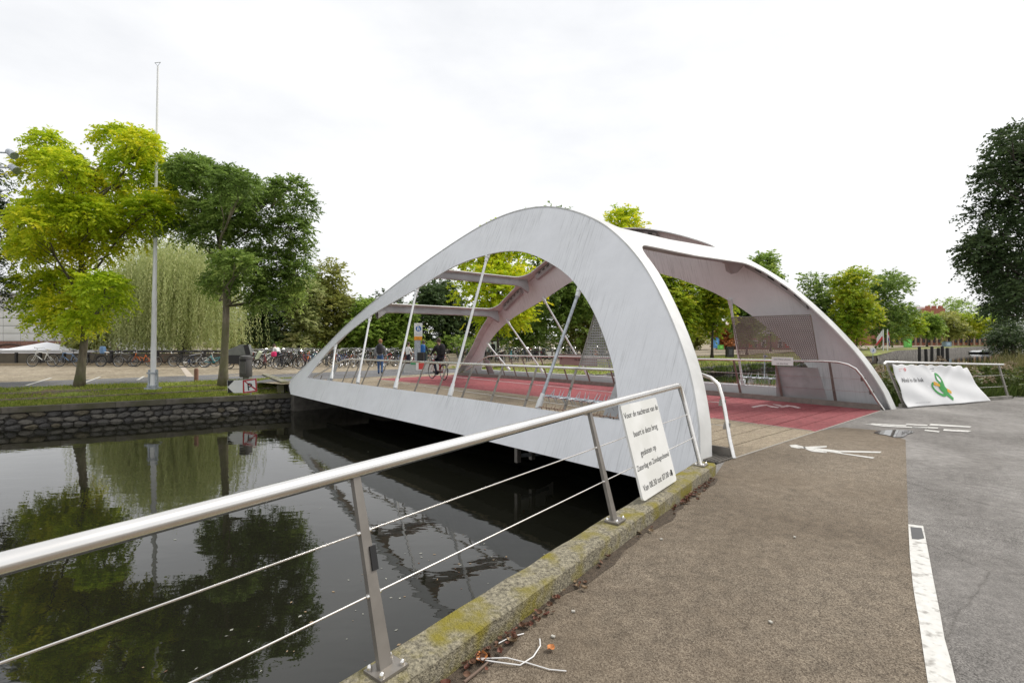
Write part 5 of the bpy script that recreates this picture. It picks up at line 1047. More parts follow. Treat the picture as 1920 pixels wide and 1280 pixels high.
# ============================================================ PEOPLE
m_skin = plain('skin', (.52, .33, .24), .55)
CL = {k: pm('cloth_'+k, c_, .85, var=.12, scale=14, bump=.3, bscale=60) for k, c_ in dict(jeans=(.05, .11, .24), navy=(.015, .02, .035), black=(.012, .012, .014), grey=(.22, .23, .25), white=(.7, .7, .68), blue=(.03, .13, .35), shoe=(.02, .02, .022), dark=(.03, .03, .035)).items()}
HR = {'ginger': plain('hair_ginger', (.26, .12, .05), .6), 'brown': plain('hair_brown', (.06, .035, .02), .6), 'dark': plain('hair_dark', (.02, .014, .01), .6)}
def person(label, loc, rz, J, R_, top, legs, hair, sc=1.0):
    """J: joints in metres (x right, y forward, z up); limbs are skinned chains from the pelvis"""
    root = empty('person', loc, rz, label, 'person'); root.scale = (sc,)*3
    names = list(J); ed = [('pelvis', 'belly'), ('belly', 'chest'), ('chest', 'neck'), ('neck', 'skull'), ('skull', 'crown')]
    for s in ('l', 'r'): ed += [('chest', 'sh'+s), ('sh'+s, 'el'+s), ('el'+s, 'wr'+s), ('wr'+s, 'hd'+s), ('pelvis', 'hp'+s), ('hp'+s, 'kn'+s), ('kn'+s, 'an'+s), ('an'+s, 'to'+s)]
    me = bpy.data.meshes.new('body'); me.from_pydata([J[n_] for n_ in names], [(names.index(a), names.index(b_)) for a, b_ in ed], [])
    o = bpy.data.objects.new('tmp', me); col.objects.link(o); sk = o.modifiers.new('s', 'SKIN'); sk.use_smooth_shade = True; sk.branch_smoothing = .4
    for i, n_ in enumerate(names):
        v = me.skin_vertices[0].data[i]; r_ = R_[n_[:2] if n_[:-1] in ('sh', 'el', 'wr', 'hd', 'hp', 'kn', 'an', 'to') else n_]; v.radius = r_ if isinstance(r_, tuple) else (r_, r_); v.use_root = n_ == 'pelvis'
    sb = o.modifiers.new('b', 'SUBSURF'); sb.levels = 2; sb.render_levels = 2
    bm_ = bpy.data.meshes.new_from_object(o.evaluated_get(bpy.context.evaluated_depsgraph_get())); bpy.data.objects.remove(o)
    mb = MB(); mb.v = [tuple(v.co) for v in bm_.vertices]; mb.f = [tuple(p.vertices) for p in bm_.polygons]
    segs = [(Vector(J[a]), Vector(J[b_]), a, b_) for a, b_ in ed]; mats = []
    def sd(p, a, b_): ab = b_-a; t = max(0, min(1, (p-a).dot(ab)/max(1e-6, ab.length_squared))); return (p-a-ab*t).length
    for f_ in mb.f:
        c_ = sum((Vector(mb.v[i]) for i in f_), Vector())/len(f_); a, b_ = min(segs, key=lambda s: sd(c_, s[0], s[1])-.0)[2:]
        k = a[:2] if a[:2] in ('kn', 'an', 'hp') else a
        mats.append(2 if k == 'an' else 1 if k in ('kn', 'hp', 'pelvis') and b_ != 'belly' else 0 if (b_[:2] in ('wr', 'el', 'sh') or b_ in ('belly', 'chest') or a == 'chest' and b_ == 'neck' and c_.z < J['neck'][2]-.03) else 3)
    mb.m = mats; mb.cur = 3
    for s in ('l', 'r'):
        w_, h_ = Vector(J['wr'+s]), Vector(J['hd'+s]); dr = (h_-w_).normalized(); sx = dr.cross(Vector((1, 0, 0))); sx = sx.normalized() if sx.length > .1 else Vector((0, 1, 0))
        for i, (q, L_) in enumerate(((-.03, .07), (-.01, .085), (.01, .08), (.03, .065))): a = h_+sx*q; mb.tube([a, a+dr*L_*.5, a+dr*L_*.9+sx.cross(dr)*.02], [.010, .009, .006], 5)
        a = h_-dr*.03+sx*.035; mb.tube([a, a+sx*.03+dr*.025, a+sx*.035+dr*.055], [.011, .010, .007], 5)
    sk_ = Vector(J['skull']); cr_ = Vector(J['crown']); fw = Vector((0, 1, 0)); hc = sk_.lerp(cr_, .45)
    mb.tube([hc+fw*.085, hc+fw*.12-Vector((0, 0, .03))], [.02, .012], 6)
    for q in (-1, 1): mb.lathe([(.012, -.012), (.03, 0), (.012, .012)], hc+Vector((q*.088, 0, 0)), 8, (1, 0, 0))
    mb.build('body', [top, legs, CL['shoe'], m_skin], root, True, 180)
    h = MB(); hv = []; nr_, ns = 8, 14
    for i in range(nr_+1):
        ph = math.pi*.62*i/nr_
        for j in range(ns):
            th = 2*math.pi*j/ns; front = max(0, math.sin(th)); p2 = ph*(1-.35*front)
            hv.append(hc+Vector((.098*math.sin(p2)*math.cos(th), .112*math.sin(p2)*math.sin(th)-.008, .135*math.cos(p2)+.008))*random.uniform(.985, 1.03)-hc*0 if False else hc+Vector((.1*math.sin(p2)*math.cos(th), .114*math.sin(p2)*math.sin(th)-.01, .138*math.cos(p2)+.008))*random.uniform(.97, 1.05))
    h.add(hv, [(i*ns+j, i*ns+(j+1) % ns, (i+1)*ns+(j+1) % ns, (i+1)*ns+j) for i in range(nr_) for j in range(ns)]); h.build('hair', hair, root, True, 180)
    return root
RD = dict(pelvis=(.15, .11), belly=(.14, .10), chest=(.16, .11), neck=.055, skull=(.075, .09), crown=(.07, .085), sh=.07, el=.05, wr=.036, hd=.04, hp=.095, kn=.068, an=.05, to=.042)
def stand(stride=.0, armsw=.12, bend=0.0, arms=None):
    s, c_ = math.sin(bend), math.cos(bend); T = lambda x, y, z: (x, y*c_+(z-.95)*s, .95+(z-.95)*c_-y*s)
    J = dict(pelvis=(0, 0, .95), belly=T(0, 0, 1.1), chest=T(0, .01, 1.33), neck=T(0, .02, 1.50), skull=T(0, .045, 1.61), crown=T(0, .05, 1.74))
    for sd_, x, sg in (('l', -1, 1), ('r', 1, -1)):
        J['sh'+sd_] = T(x*.18, .01, 1.42); J['el'+sd_] = T(x*.24, -armsw*sg-.02, 1.15); J['wr'+sd_] = T(x*.25, -armsw*1.6*sg+.08, .93); J['hd'+sd_] = T(x*.25, -armsw*1.7*sg+.10, .86)
        if arms: J['el'+sd_], J['wr'+sd_], J['hd'+sd_] = [T(x*a[0], a[1], a[2]) for a in arms]
        J['hp'+sd_] = (x*.09, 0, .88); k = stride*sg; J['kn'+sd_] = (x*.10, k*.5+.04, .50); J['an'+sd_] = (x*.10, k-.02, .09+.05*(k < -.1)); J['to'+sd_] = (x*.12, k+.14, .04)
    return J
def backpack(label, loc, rz, mt, sc=1.0):
    o = empty('backpack', loc, rz, label, 'backpack'); o.scale = (sc,)*3
    m = MB(); m.lathe([(.05, -.24), (.15, -.22), (.17, 0), (.155, .16), (.09, .25), (.03, .27)], (0, -.20, 1.30), 10); me = m.mesh('pack', mt, True, 60)
    for v in me.vertices: v.co.y = -.20+(v.co.y+.20)*.6
    link('pack', me, o)
    m = MB(); m.box((0, -.315, 1.2), (.2, .05, .2)); m.build('pocket', mt, o)
    for x in (-.1, .1): m = MB(); m.tube([(x, -.12, 1.5), (x, .0, 1.53), (x, .13, 1.44), (x*1.2, .12, 1.25), (x*1.2, -.08, 1.12)], .02, 5); m.build('strap', mt, o)
    return o
walk = G(713, 702, -.06)
person('walking person with short ginger hair, grey sweater and blue jeans on the red lane', walk, R(8), stand(.2, .1), RD, CL['grey'], CL['jeans'], HR['ginger'], 1.0)
backpack('dark grey backpack on the walking person in blue jeans', walk, R(8), CL['dark'])
pw = wl(765, 31, FG); person('person in a white top standing by the bicycle racks', pw, R(-40), stand(.08, .1, .0, [(.26, .05, 1.16), (.16, .26, 1.1), (.12, .33, 1.12)]), RD, CL['white'], CL['navy'], HR['brown'], .93)
pb = wl(794, 30.5, FG); person('person in dark clothes standing under the blue pedestrian sign', pb, R(-5), stand(.1, .1), RD, CL['dark'], CL['navy'], HR['brown'], .98)
backpack('bright blue backpack on the person under the pedestrian sign', pb, R(-5), CL['blue'], .98)
ps = wl(524, 33.2, FG); person('bending person in a white and blue jacket unlocking a bicycle', ps, R(60), stand(.1, .1, R(48), [(.24, .2, 1.1), (.2, .38, 1.0), (.18, .45, .95)]), RD, CL['white'], CL['navy'], HR['brown'], 1.0)
p1_ = wl(909, 45.5, FG); person('person in dark blue by the white information panel', p1_, R(70), stand(.1), RD, CL['navy'], CL['dark'], HR['dark'], 1.0)
p2_ = wl(926, 45.5, FG); person('person in black leaning before the white information panel', p2_, R(40), stand(.15, .1, R(18)), RD, CL['black'], CL['dark'], HR['dark'], 1.0)
# cyclist on the red bicycle, riding away
cy = G(829, 712, -.03); hd = R(127)
cbk = full_bike(cy-Vector((math.cos(hd)*.15, math.sin(hd)*.15, 0)), hd, 0, 'red', 'red bicycle ridden across the red lane', cat='bicycle'); cbk.location.z = -.03
Jc = dict(pelvis=(0, .26, 1.0), belly=(0, .30, 1.14), chest=(0, .38, 1.35), neck=(0, .42, 1.52), skull=(0, .45, 1.62), crown=(0, .46, 1.75),
          shl=(-.18, .38, 1.43), ell=(-.27, .5, 1.2), wrl=(-.28, .68, 1.06), hdl=(-.27, .75, 1.05), shr=(.18, .38, 1.43), elr=(.27, .5, 1.2), wrr=(.28, .68, 1.06), hdr=(.27, .75, 1.05),
          hpl=(-.1, .28, .94), knl=(-.12, .62, .72), anl=(-.11, .44, .26), tol=(-.12, .58, .19), hpr=(.1, .28, .94), knr=(.12, .70, .86), anr=(.11, .48, .50), tor=(.12, .6, .45))
ro = cbk.location.copy(); person('cyclist in a black coat riding the red bicycle with head turned', ro, hd-R(90), Jc, dict(RD, chest=(.19, .13), belly=(.17, .13), sh=.085, el=.06), CL['black'], CL['navy'], HR['brown'], 1.0)
bk = backpack('black backpack on the cyclist in the black coat', ro+Vector((math.cos(hd)*.36, math.sin(hd)*.36, .0)), hd-R(90), CL['black'], 1.0)
# ============================================================ STREET FURNITURE, SIGNS, BUILDINGS
# white mast
mb_ = G(287, 729, -.2); mast = empty('white_mast', mb_, 0, 'tall slim white mast in a grey steel foot on the turf', 'mast')
tp_ = D(296, 124, mb_.y); m = MB(); m.tube([mb_+Vector((0, 0, .1)), mb_.lerp(tp_, .3), mb_.lerp(tp_, .305), tp_], [.1, .085, .075, .03], 12); m.build('pole', pm('mast_white', (.82, .82, .81), .4, var=.03), mast, True, local=False)
for sx in (-1, 1): m = MB(); m.bar(mb_+Vector((sx*.145, 0, .0)), mb_+Vector((sx*.14, 0, .75)), .08, .1, (1, 0, 0), .06, .08); m.build('foot_channel', m_galv, mast, local=False)
m = MB(); m.box(mb_+Vector((0, 0, .03)), (.44, .36, .06)); m.build('foot_plate', m_galv, mast, local=False)
for z in (.12, .62): m = MB(); m.box(mb_+Vector((0, -.1, z)), (.34, .04, .06)); m.build('clamp', m_galv, mast, local=False)
m = MB(); m.tube([tp_+Vector((-.12, 0, .12)), tp_, tp_+Vector((.1, 0, .14)), tp_+Vector((-.12, 0, .12))], .012, 5); m.build('top_bracket', m_galv, mast, local=False)
# floodlights on a mast outside the left border
fm = Vector(((-30-960)/F*19, 19, FG)); fl = empty('floodlight_mast', fm, 0, 'grey floodlight mast with two lamp heads at the left border', 'floodlight')
m = MB(); m.tube([fm, fm+Vector((0, 0, 9.5))], [.11, .07], 10); m.build('pole', m_galv, fl, True, local=False)
for px, py in ((20, 287), (25, 315)):
    c_ = D(px, py, 19); m = MB(); m.tube([fm+Vector((0, 0, c_.z-fm.z+.05)), c_], .03, 6); m.build('arm', m_galv, fl, local=False)
    m = MB(); m.lathe([(.06, -.16), (.11, -.12), (.13, .1), (.15, .2)], c_, 12, (.75, -.1, -.55)); m.build('lamp_head', m_galv, fl, True, local=False)
# litter bin
bn = G(461, 713, -.13); bin_ = empty('litter_bin', bn, 0, 'dark grey oval litter bin on a short foot beside the deep green locust', 'litter bin')
m_bin = plain('bin_grey', (.085, .08, .078), .5); m = MB(); m.lathe([(.25, .16), (.265, .2), (.265, .92), (.25, .96)], bn, 20); m.build('body', m_bin, bin_, True, 40, local=False)
m = MB(); m.lathe([(.27, .96), (.275, 1.0), (.25, 1.09), (.12, 1.13)], bn, 20); m.build('hood', m_bin, bin_, True, 40, local=False)
m = MB(); m.lathe([(.13, 0), (.12, .16)], bn, 12); m.build('foot', m_conc, bin_, local=False)
m = MB(); m.box(bn+Vector((0, -.262, .92)), (.28, .02, .1)); m.build('slot', m_sad, bin_, local=False)
m = MB(); m.box(bn+Vector((0, -.262, .58)), (.24, .02, .5)); m.build('door_panel', plain('bin_grey_light', (.11, .105, .1), .5), bin_, local=False)
# wooden bollard
bo = G(368, 715, -.12); m = MB(); m.lathe([(.085, -.05), (.085, .5), (.07, .56), (.03, .58)], bo, 9); tag(m.build('wooden_bollard', pm('bollard_wood', (.25, .13, .09), .85, var=.3, scale=12, bump=.5, stretch=(1, 1, .2)), None, True, 40), 'short reddish wooden bollard between the white mast and the locust', 'bollard')
# mooring prohibition sign
sg_ = G(455, 738, -.50); ms = empty('mooring_sign', sg_, 0, 'white mooring sign with an arrow and a struck letter P at the quay edge', 'sign')
Ys = sg_.y; SP = lambda px, py, d_=0.: D(px, py, Ys-d_)
def quadpx(name, pts, mt, par, d0, d1): m = MB(); a = [SP(x, y, d0) for x, y in pts]; b_ = [SP(x, y, d1) for x, y in pts]; k = len(a); m.add(a+b_, [tuple(range(k)), tuple(range(2*k-1, k-1, -1))]+[(i, (i+1) % k, (i+1) % k+k, i+k) for i in range(k)]); return m.build(name, mt, par, local=False)
quadpx('arrow_panel', [(426, 713), (455, 712), (455, 736), (427, 737)], m_white, ms, 0, .04)
quadpx('black_corner', [(426.4, 713.4), (439, 713), (427, 725)], m_ink, ms, .041, .046); quadpx('black_corner', [(427, 726), (438, 736.4), (427.3, 736.6)], m_ink, ms, .041, .046)
m_sr = plain('sign_red', (.45, .02, .03), .5)
quadpx('sign_panel', [(454.5, 712.5), (481, 708.5), (482.5, 734), (456, 737.5)], m_white, ms, .045, .075)
for q in ([(455, 712.8), (480.5, 709), (480.5, 711.6), (455.2, 715.2)], [(455.8, 734.8), (482, 731.2), (482.2, 733.6), (456, 737.2)], [(455, 715), (457.6, 714.7), (458.4, 734.6), (455.8, 735)], [(478.2, 711.8), (480.8, 711.5), (482, 731.4), (479.6, 731.7)]): quadpx('red_border', q, m_sr, ms, .076, .08)
quadpx('red_slash', [(457.5, 714.7), (460, 714.4), (481, 729), (479.5, 731.7)], m_sr, ms, .081, .085)
tx = text('P', 19.5*Ys/F*1.02, SP(469, 731.5, .082), (1, 0, .12), (0, 0, 1), m_ink, ms, 'letter', lift=.004)
for x in (440, 470): m = MB(); m.tube([SP(x, 734, -.03)+Vector((0, 0, -.3)), SP(x, 716, -.03)], .03, 6); m.build('stake', m_galv, ms, local=False)
# pedestrian zone sign
zp = wl(784, 30.0); zs = empty('pedestrian_zone_sign', zp, 0, 'pedestrian zone sign with a blue disc above an orange plate', 'sign'); Yz = 30.0
def zq(name, pts, mt, d0, d1): m = MB(); a = [D(x, y, Yz-d0) for x, y in pts]; b_ = [D(x, y, Yz-d1) for x, y in pts]; k = len(a); m.add(a+b_, [tuple(range(k)), tuple(range(2*k-1, k-1, -1))]+[(i, (i+1) % k, (i+1) % k+k, i+k) for i in range(k)]); return m.build(name, mt, zs, local=False)
rect = lambda x0, y0, x1, y1: [(x0, y0), (x1, y0), (x1, y1), (x0, y1)]
zq('panel', rect(776.5, 605.5, 792, 631), m_white, 0, .04); zq('orange_plate', rect(776.5, 630.5, 791.5, 637.5), plain('sign_orange', (.85, .33, .02), .5), .0, .045)
circ = lambda cx, cy, r_, n_=24: [(cx+r_*math.cos(6.283*i/n_), cy+r_*math.sin(6.283*i/n_)) for i in range(n_)]
zq('blue_disc', circ(784.6, 616, 5.3), plain('sign_blue', (.02, .13, .42), .5), .042, .048)
zq('figure', [(783.2, 612.2), (784.4, 612.2), (784.9, 615), (784.4, 619.8), (783.6, 619.8), (783.4, 617), (782.4, 619.6), (781.7, 619.4), (782.4, 615)], m_white, .049, .053); zq('figure', [(785.8, 615.2), (786.8, 615.2), (787.2, 619.6), (785.6, 619.6)], m_white, .049, .053)
zq('figure', circ(783.7, 611.4, .8, 8), m_white, .049, .053); zq('figure', circ(786.3, 614.4, .6, 8), m_white, .049, .053)
text('zone', .075, D(784.3, 609.6, Yz-.05), (1, 0, 0), (0, 0, 1), m_ink, zs, lift=.003)
for s_, y in (('uitgezonderd', 625.5), ('bestemmingsverkeer', 628.6)): text(s_, .058, D(784.3, y, Yz-.05), (1, 0, 0), (0, 0, 1), m_ink, zs, lift=.003)
for s_, y in (('fietsen', 633.5), ('toegestaan', 636.3)): text(s_, .055, D(784, y, Yz-.055), (1, 0, 0), (0, 0, 1), m_ink, zs, lift=.003)
zq('pillar', [(777, 637.5), (788.5, 637.5), (788.5, 695), (777, 695)], m_galv, -.2, .02)
# barrier with red and green panels at the lane's end
br = empty('lane_barrier', wl(790, 27), 0, 'low white barrier board with a green and a red panel across the lane end', 'barrier')
def bq(name, x0, y0, x1, y1, mt, d_): m = MB(); Y = 27-d_; a = D(x0, y1, Y); b_ = D(x1, y0, Y); m.box((a+b_)/2, (b_.x-a.x, .03, b_.z-a.z)); return m.build(name, mt, br, local=False)
bq('board', 752, 682, 830, 695, plain('barrier_grey', (.5, .52, .5), .5), 0); bq('green_panel', 770, 677, 780, 683, plain('barrier_green', (.03, .32, .13), .5), .035); bq('white_panel', 780, 679, 795, 694.5, m_white, .035); bq('red_panel', 785, 680, 795, 692, plain('barrier_red', (.6, .07, .06), .5), .055)
for x in (756, 826): bq('leg', x-1.5, 690, x+1.5, 702, m_galv, -.04)
ct = empty('kick_scooter_crate', wl(788, 28.2), 0, 'black plastic crate standing behind the lane barrier', 'crate'); m = MB(); m.box(wl(789, 28.2)+Vector((0, 0, .85)), (.35, .3, .5)); m.build('box', m_sad, ct, local=False)
m = MB(); m.box(wl(789, 28.2)+Vector((0, 0, .3)), (.05, .05, .6)); m.build('stand', m_galv, ct, local=False)
# white information panel and name board on the square
ip = empty('information_panel', wl(922, 48), 0, 'white and pale green information panel behind the bicycle racks', 'panel'); m = MB(); c_ = D(922, 649, 48); m.box(c_, (1.45, .06, .9)); m.build('panel', pm('pale_panel', (.66, .74, .66), .5, var=.2, scale=1.2), ip, local=False)
for x in (-.6, .6): m = MB(); m.box(Vector((c_.x+x, 48.05, (c_.z-.4+FG)/2)), (.06, .05, c_.z-.4-FG)); m.build('post', m_galv, ip, local=False)
nbd = B(9.4, VW-.56-K*.9, .93)+BV*.04; bd = MB(); bd.bar(nbd+BU*1.0, nbd-BU*.9, .42, .02, (0, 0, 1)); nbo = bd.build('name_board', plain('brown_board', (.30, .21, .19), .6)); tag(nbo, 'brown name board fixed behind the far handrail', 'name board')
text('De brug', .12, nbd-BV*.02+Vector((0, 0, -.02)), -BU, (0, 0, 1), m_ink, nbo)
# dark wall with panels, tent roof, white hall
wa = Vector(((-160-960)/F*35, 35.3, FG)); wb = Vector(((455-960)/F*36, 36.6, FG)); wdv = (wb-wa).normalized(); WL = (wb-wa).length
dw = empty('dark_panel_wall', wa, 0, 'low dark wall of brown panels with a pale coping behind the leaning bicycles', 'wall')
m_bp = pm('brown_wall_panel', (.10, .085, .062), .8, var=.15, scale=2); m_cap = pm('pale_coping', (.42, .42, .42), .7, var=.1); m_wd = plain('dark_wall', (.03, .028, .027), .8)
npn = int(WL/1.6); pml = MB(); pml.box((0, 0, .48), (1.36, .06, .72)); pme = pml.mesh('panel', m_bp); pol = MB(); pol.box((0, -.02, .46), (.12, .16, .92)); pom = pol.mesh('post', m_wd)
for i in range(npn):
    for me_, off_ in ((pme, .8), (pom, 0)):
        o = link(me_.name.split('.')[0], me_, dw); o.location = wdv*(i*1.6+off_); o.rotation_euler = (0, 0, math.atan2(wdv.y, wdv.x))
m = MB(); m.bar(wa+Vector((0, 0, .98)), wa+wdv*(WL*.56)+Vector((0, 0, .98)), .22, .14, (0, 1, 0)); m.build('coping', m_cap, dw, local=False)
m = MB(); m.bar(wa+wdv*(WL*.56)+Vector((0, 0, .98)), wb+Vector((0, 0, .98)), .22, .16, (0, 1, 0)); m.build('dark_coping', m_wd, dw, local=False)
m = MB(); m.bar(wa+Vector((0, -.25, .08)), wb+Vector((0, -.25, .08)), .4, .18, (0, 1, 0)); m.build('plinth', pm('sandy_plinth', (.30, .24, .16), .9), dw, local=False)
tn = empty('white_tent', Vector(((88-960)/F*41, 41, FG)), 0, 'white pyramid tent roof showing above the dark wall', 'tent'); ap = D(88, 641, 41)
pr = [D(2, 659, 38.5), D(158, 659, 38.5), D(165, 656, 44), D(0, 656, 44)]
m = MB(); m.add([ap]+pr, [(0, 1, 2), (0, 2, 3), (0, 3, 4), (0, 4, 1)]); m.build('roof', pm('tent_canvas', (.8, .8, .82), .6, var=.03), tn, local=False)
m = MB(); [m.bar(pr[i], pr[(i+1) % 4], .25, .02, (0, 0, 1)) for i in range(4)]; m.build('valance', pm('tent_canvas', (.8, .8, .82), .6), tn, local=False)
for p in pr: m = MB(); m.tube([p, Vector((p.x, p.y, FG))], .05, 6); m.build('pole', m_galv, tn, local=False)
# white hall of translucent panels on a brick plinth
Yh = 64; ha, hb = D(-190, 640, Yh), D(203, 640, Yh); hall = empty('white_hall', Vector((ha.x, Yh, FG)), 0, 'large pale panelled hall on an arched brick plinth behind the tent', 'building')
m_pan = pm('hall_panel', (.66, .67, .655), .5, var=.05, scale=.6, var2=(.55, .56, .53), s2=.35, stretch=(1, 1, .3)); zt_ = CZ+(HY-553)/F*Yh; zb_ = CZ-(641-HY)/F*Yh+.1
nx = 12; nzp = 6; pw_ = (hb.x-ha.x)/nx; ph_ = (zt_-zb_)/nzp; m = MB(); m.box((0, 0, 0), (pw_-.05, .08, ph_-.06)); pme = m.mesh('panel', m_pan)
for i in range(nx):
    for j in range(nzp): o = link('panel', pme, hall); o.matrix_parent_inverse = Matrix.Translation(-hall.location); o.location = (ha.x+(i+.5)*pw_, Yh, zb_+(j+.5)*ph_)
m = MB(); m.box(((ha.x+hb.x)/2, Yh+6.2, (zt_+FG)/2), (hb.x-ha.x-.1, 12.2, zt_-FG-.1)); m.build('core', pm('hall_core', (.32, .33, .33), .7), hall, local=False)
m = MB(); m.box(((ha.x+hb.x)/2, Yh+6, zt_+.12), (hb.x-ha.x+.6, 13, .22)); m.build('roof', pm('hall_roof', (.35, .35, .36), .7), hall, local=False)
m_brk = pm('old_brick', (.24, .13, .10), .9, var=.35, scale=5, bump=.4); m = MB(); m.box(((ha.x+hb.x)/2, Yh-.2, (zb_+FG)/2), (hb.x-ha.x, .5, zb_-FG)); m.build('brick_plinth', m_brk, hall, local=False)
for px in (-60, 18, 108, 190):
    m = MB(); c_ = D(px, 660, Yh-.5); m.tube([c_+Vector((2.2*math.cos(R(a)), 0, 1.0*math.sin(R(a)))) for a in range(0, 181, 15)], .12, 5); m.build('brick_arch', plain('dark_arch', (.10, .06, .05), .9), hall, local=False)
m = MB(); m.tube([D(101, 600, Yh-.3), D(101, 640, Yh-.3)], .08, 6); m.build('downpipe', m_galv, hall, local=False)
# brick house with red shutters on the square
Yc = 92; ch = empty('brick_house', Vector(((1440-960)/F*Yc, Yc, FG)), 0, 'low brick house with red shutters and pale gutter seen through the far screen', 'building')
def cq(name, x0, y0, x1, y1, mt, d_, th=.2): m = MB(); Y = Yc-d_; a = D(x0, y1, Y); b_ = D(x1, y0, Y); m.box(((a.x+b_.x)/2, Y+th/2, (a.z+b_.z)/2), (b_.x-a.x, th, b_.z-a.z)); return m.build(name, mt, ch, local=False)
cq('wall', 1398, 630, 1490, 657, pm('house_brick', (.30, .16, .12), .9, var=.25, scale=3), 0, 8); cq('gutter', 1396, 627.5, 1492, 630, m_white, .3, .4)
m = MB(); a = [D(1394, 629, Yc-.5), D(1494, 629, Yc-.5), D(1480, 602, Yc+4), D(1412, 602, Yc+4), D(1394, 629, Yc+8.5), D(1494, 629, Yc+8.5)]; m.add(a, [(0, 1, 2, 3), (4, 3, 2, 5), (0, 3, 4), (1, 5, 2)]); m.build('roof', pm('slate_roof', (.17, .15, .15), .8, var=.2), ch, local=False)
for x in (1404, 1473): cq('shutter', x, 631, x+6, 652, plain('shutter_red', (.6, .05, .03), .5), .1, .1)
for x in (1412, 1428, 1459): wq = cq('window', x, 638, x+8, 652, plain('window_white', (.7, .7, .68), .5), .12, .1); w2 = cq('pane', x+1, 639, x+7, 651, plain('dark_glass', (.03, .035, .04), .1), .16, .05)
# long brick halls on the far quay
Yb = 165; bh = empty('brick_halls', Vector(((1770-960)/F*Yb, Yb, 0)), 0, 'long red brick halls with narrow pilasters behind the quay trees', 'building')
def hq(name, x0, y0, x1, y1, mt, d_, th=.4): m = MB(); Y = Yb-d_; a = D(x0, y1, Y); b_ = D(x1, y0, Y); m.box(((a.x+b_.x)/2, Y+th/2, (a.z+b_.z)/2), (b_.x-a.x, th, b_.z-a.z)); return m.build(name, mt, bh, local=False)
m_hb = pm('hall_brick', (.38, .15, .10), .9, var=.2, scale=2); hq('wall', 1640, 596, 1885, 648, m_hb, 0, 14)
for i in range(24): hq('pilaster', 1646+i*10, 600, 1648.5+i*10, 648, pm('pilaster_stone', (.42, .30, .22), .9), .5, .5)
for i in range(23): hq('window', 1650.2+i*10, 618, 1654+i*10, 642, plain('dark_glass', (.03, .035, .04), .1), .15, .15)
m = MB(); a = [D(1636, 597, Yb-1), D(1760, 597, Yb-1), D(1748, 576, Yb+7), D(1690, 574, Yb+7)]; m.add(a+[p+Vector((0, 15, 0)) for p in a[:2]], [(0, 1, 2, 3), (3, 2, 5, 4), (0, 3, 4), (1, 5, 2)]); m.build('roof', pm('brown_tiles', (.30, .20, .16), .85, var=.2), bh, local=False)
hq('gable', 1738, 578, 1772, 600, m_hb, .4, 6)
for x in (1704, 1722): hq('skylight', x, 577, x+11, 583.5, plain('skylight_glass', (.75, .78, .8), .2), -2.2, 1)
for x in (1740, 1752, 1764): hq('chimney', x, 573, x+4, 582, m_hb, -.6, 1.2)
# moored and covered boats, mooring posts, flags, small signs, containers
for i, (px, yt) in enumerate(((1724, 651), (1737, 655), (1747, 650.5), (1759, 653), (1767, 650), (1777, 653))):
    Y = 78-i*.4; p = D(px, yt, Y); m = MB(); m.lathe([(.2, 0), (.2, p.z-WZ+1), (.15, p.z-WZ+1.1)], Vector((p.x, Y, WZ-1)), 8, Vector((random.uniform(-.06, .02), 0, 1)).normalized()); tag(m.build('mooring_post', plain('tarred_wood', (.02, .018, .016), .8), None, True, 40), 'black tarred mooring post leaning in the row before the stone embankment', 'mooring post', 'mooring posts before the embankment')
def boat(px, Y, L_, hgt, mt, cv, lab, rz):
    o = empty('moored_boat', Vector(((px-960)/F*Y, Y, WZ)), rz, lab, 'boat'); m = MB(); vs = []; n_ = 10
    for i in range(n_+1):
        s = i/n_; w_ = L_*.17*(1-max(0, (s-.55)/.45)**2)*(.75+.25*min(1, s*4)); x = L_*(s-.5)
        vs += [(x, -w_*.6, -.15), (x, -w_, hgt+.15*s*s), (x, w_, hgt+.15*s*s), (x, w_*.6, -.15)]
    m.add(vs, [(i*4+j, i*4+(j+1) % 4, (i+1)*4+(j+1) % 4, (i+1)*4+j) for i in range(n_) for j in (0, 2, 3)]+[(0, 1, 2, 3)]); m.build('hull', mt, o, True, 40)
    m = MB(); m.prism([[(-L_*.42, hgt), (L_*.30, hgt+.05), (L_*.1, hgt*2.1), (-L_*.25, hgt*2.0)]], lambda a, b_: Vector((a, -L_*.13, b_)), (0, 1, 0), L_*.26); m.build('cover', cv, o)
    return o
boat(1842, 112, 7, .3, PAINT['black'], PAINT['silver'], 'dark low boat with a silver cover moored near the bank bush', R(20)); boat(1858, 126, 6, .35, m_white, PAINT['grey'], 'white boat moored beside the dark boat', R(15))
boat(1850, 21.5, 3.6, .55, PAINT['black'], PAINT['black'], 'small boat under a black tarpaulin behind the banner railing', R(35))
for px, c1, c2, lab in ((1656, (.72, .72, .7), (.6, .05, .06), 'white and red flag on a pole under the dark spreading tree'), (1664, (.6, .05, .07), (.05, .1, .35), 'red, white and blue flag on a pole beside the white and red flag')):
    Y = 84; p = Vector(((px-960)/F*Y, Y, FG)); fo = empty('flag', p, 0, lab, 'flag'); m = MB(); t_ = D(px, 617, Y); m.tube([p, t_], .09, 6); m.build('pole', m_white, fo, local=False)
    for k in range(3):
        m = MB(); vs = []
        for i in range(7):
            s = i/6; x = t_.x-1.05*s*(1 if px == 1656 else -.4)+.0; z = t_.z-.1-.8*s*s-.5*k*(1-.2*s)-.6*s; vs += [(x, Y+.1*math.sin(s*9), z), (x, Y+.1*math.sin(s*9), z-.55)]
        m.add(vs, [(i*2, i*2+2, i*2+3, i*2+1) for i in range(6)]); m.build('stripe', plain('flag_%d_%d' % (px, k), (c1, (.75, .75, .75), c2)[k], .7), fo, local=False)
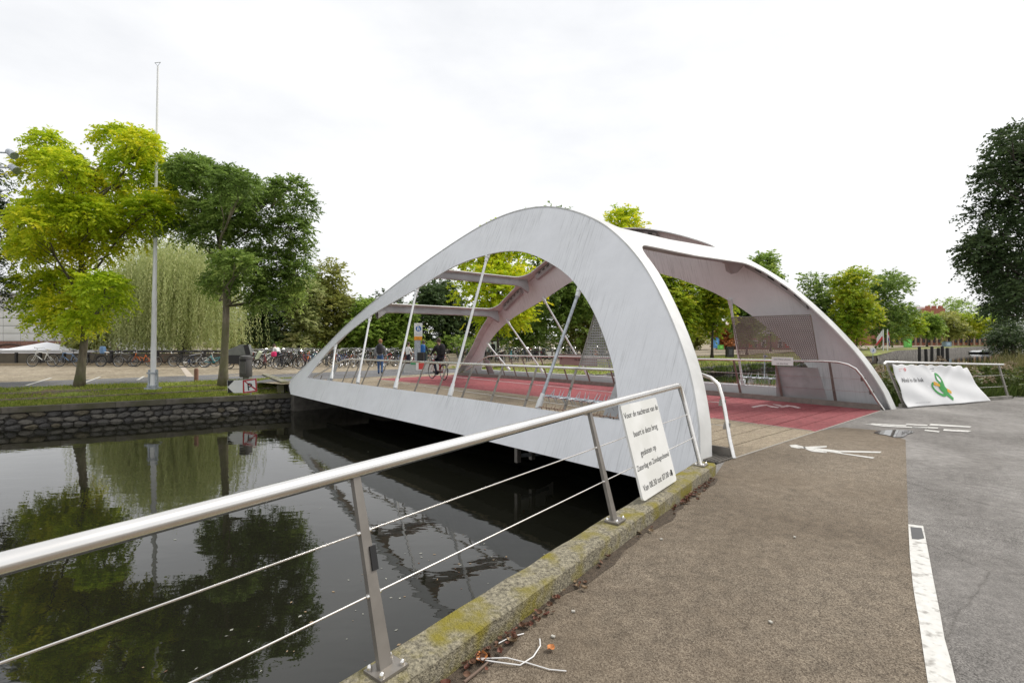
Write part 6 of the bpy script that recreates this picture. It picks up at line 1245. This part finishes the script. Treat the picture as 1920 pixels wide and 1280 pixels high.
for px, py, Y, lab in ((1637, 657, 62, 'round white sign on a post at the water beyond the far arch'), (1434, 668, 33, 'small white triangular sign standing in the grass behind the far screen')):
    so_ = empty('water_sign', Vector(((px-960)/F*Y, Y, -.4)), 0, lab, 'sign'); c_ = D(px, py, Y); m = MB(); m.lathe([(5.5*Y/F, 0), (5.5*Y/F, .04)], c_, 3 if Y < 40 else 20, (0, -1, 0)); m.build('disc', m_white, so_, local=False)
    m = MB(); m.bar(c_+Vector((-.02*Y/20, -.05, -2.5*Y/F)), c_+Vector((.02*Y/20, -.05, 2.5*Y/F)), 1.3*Y/F, .01, (1, 0, 0)); m.build('symbol', plain('sign_blue', (.02, .13, .42), .5), so_, local=False)
    m = MB(); m.tube([c_+Vector((0, .03, 0)), Vector((c_.x, Y+.03, -.9))], .04, 6); m.build('post', m_galv, so_, local=False)
for px, py0, py1, wpx, Y, c_, nm, lab in ((1342, 632, 653, 9, 80, (.10, .30, .62), 'portable_cabin', 'pale blue portable cabin standing behind the slim trunk'), (1351, 646, 655, 8, 78, (.16, .52, .08), 'green_container', 'bright green container beside the blue cabin'), (1368, 650, 670, 11, 50, (.035, .035, .033), 'dark_litter_bin', 'dark square litter bin on the square by the far handrail'), (1702, 634, 651, 9, 118, (.16, .55, .10), 'green_kiosk', 'bright green kiosk under the quay trees'), (1775, 640, 650, 10, 120, (.25, .33, .42), 'parked_van', 'blue grey van parked before the brick halls')):
    a = D(px-wpx/1, py0, Y); b_ = D(px+wpx/1, py1, Y); g = empty(nm, Vector(((a.x+b_.x)/2, Y, b_.z)), 0, lab, nm.replace('_', ' ').split()[-1]); w_ = (b_.x-a.x)*.55; h_ = a.z-b_.z
    m = MB(); m.box((0, 0, h_*.47), (w_, w_*.8, h_*.9)); m.build('body', plain(nm, c_, .6), g); m = MB(); m.box((0, 0, h_*.95), (w_*1.06, w_*.86, h_*.08)); m.build('lid', plain(nm+'_lid', tuple(x*.6 for x in c_), .6), g); m = MB(); m.box((0, -w_*.41, h_*.5), (w_*.5, .03, h_*.5)); m.build('front_panel', plain(nm+'_front', tuple(min(1, x*1.5+.05) for x in c_), .6), g)
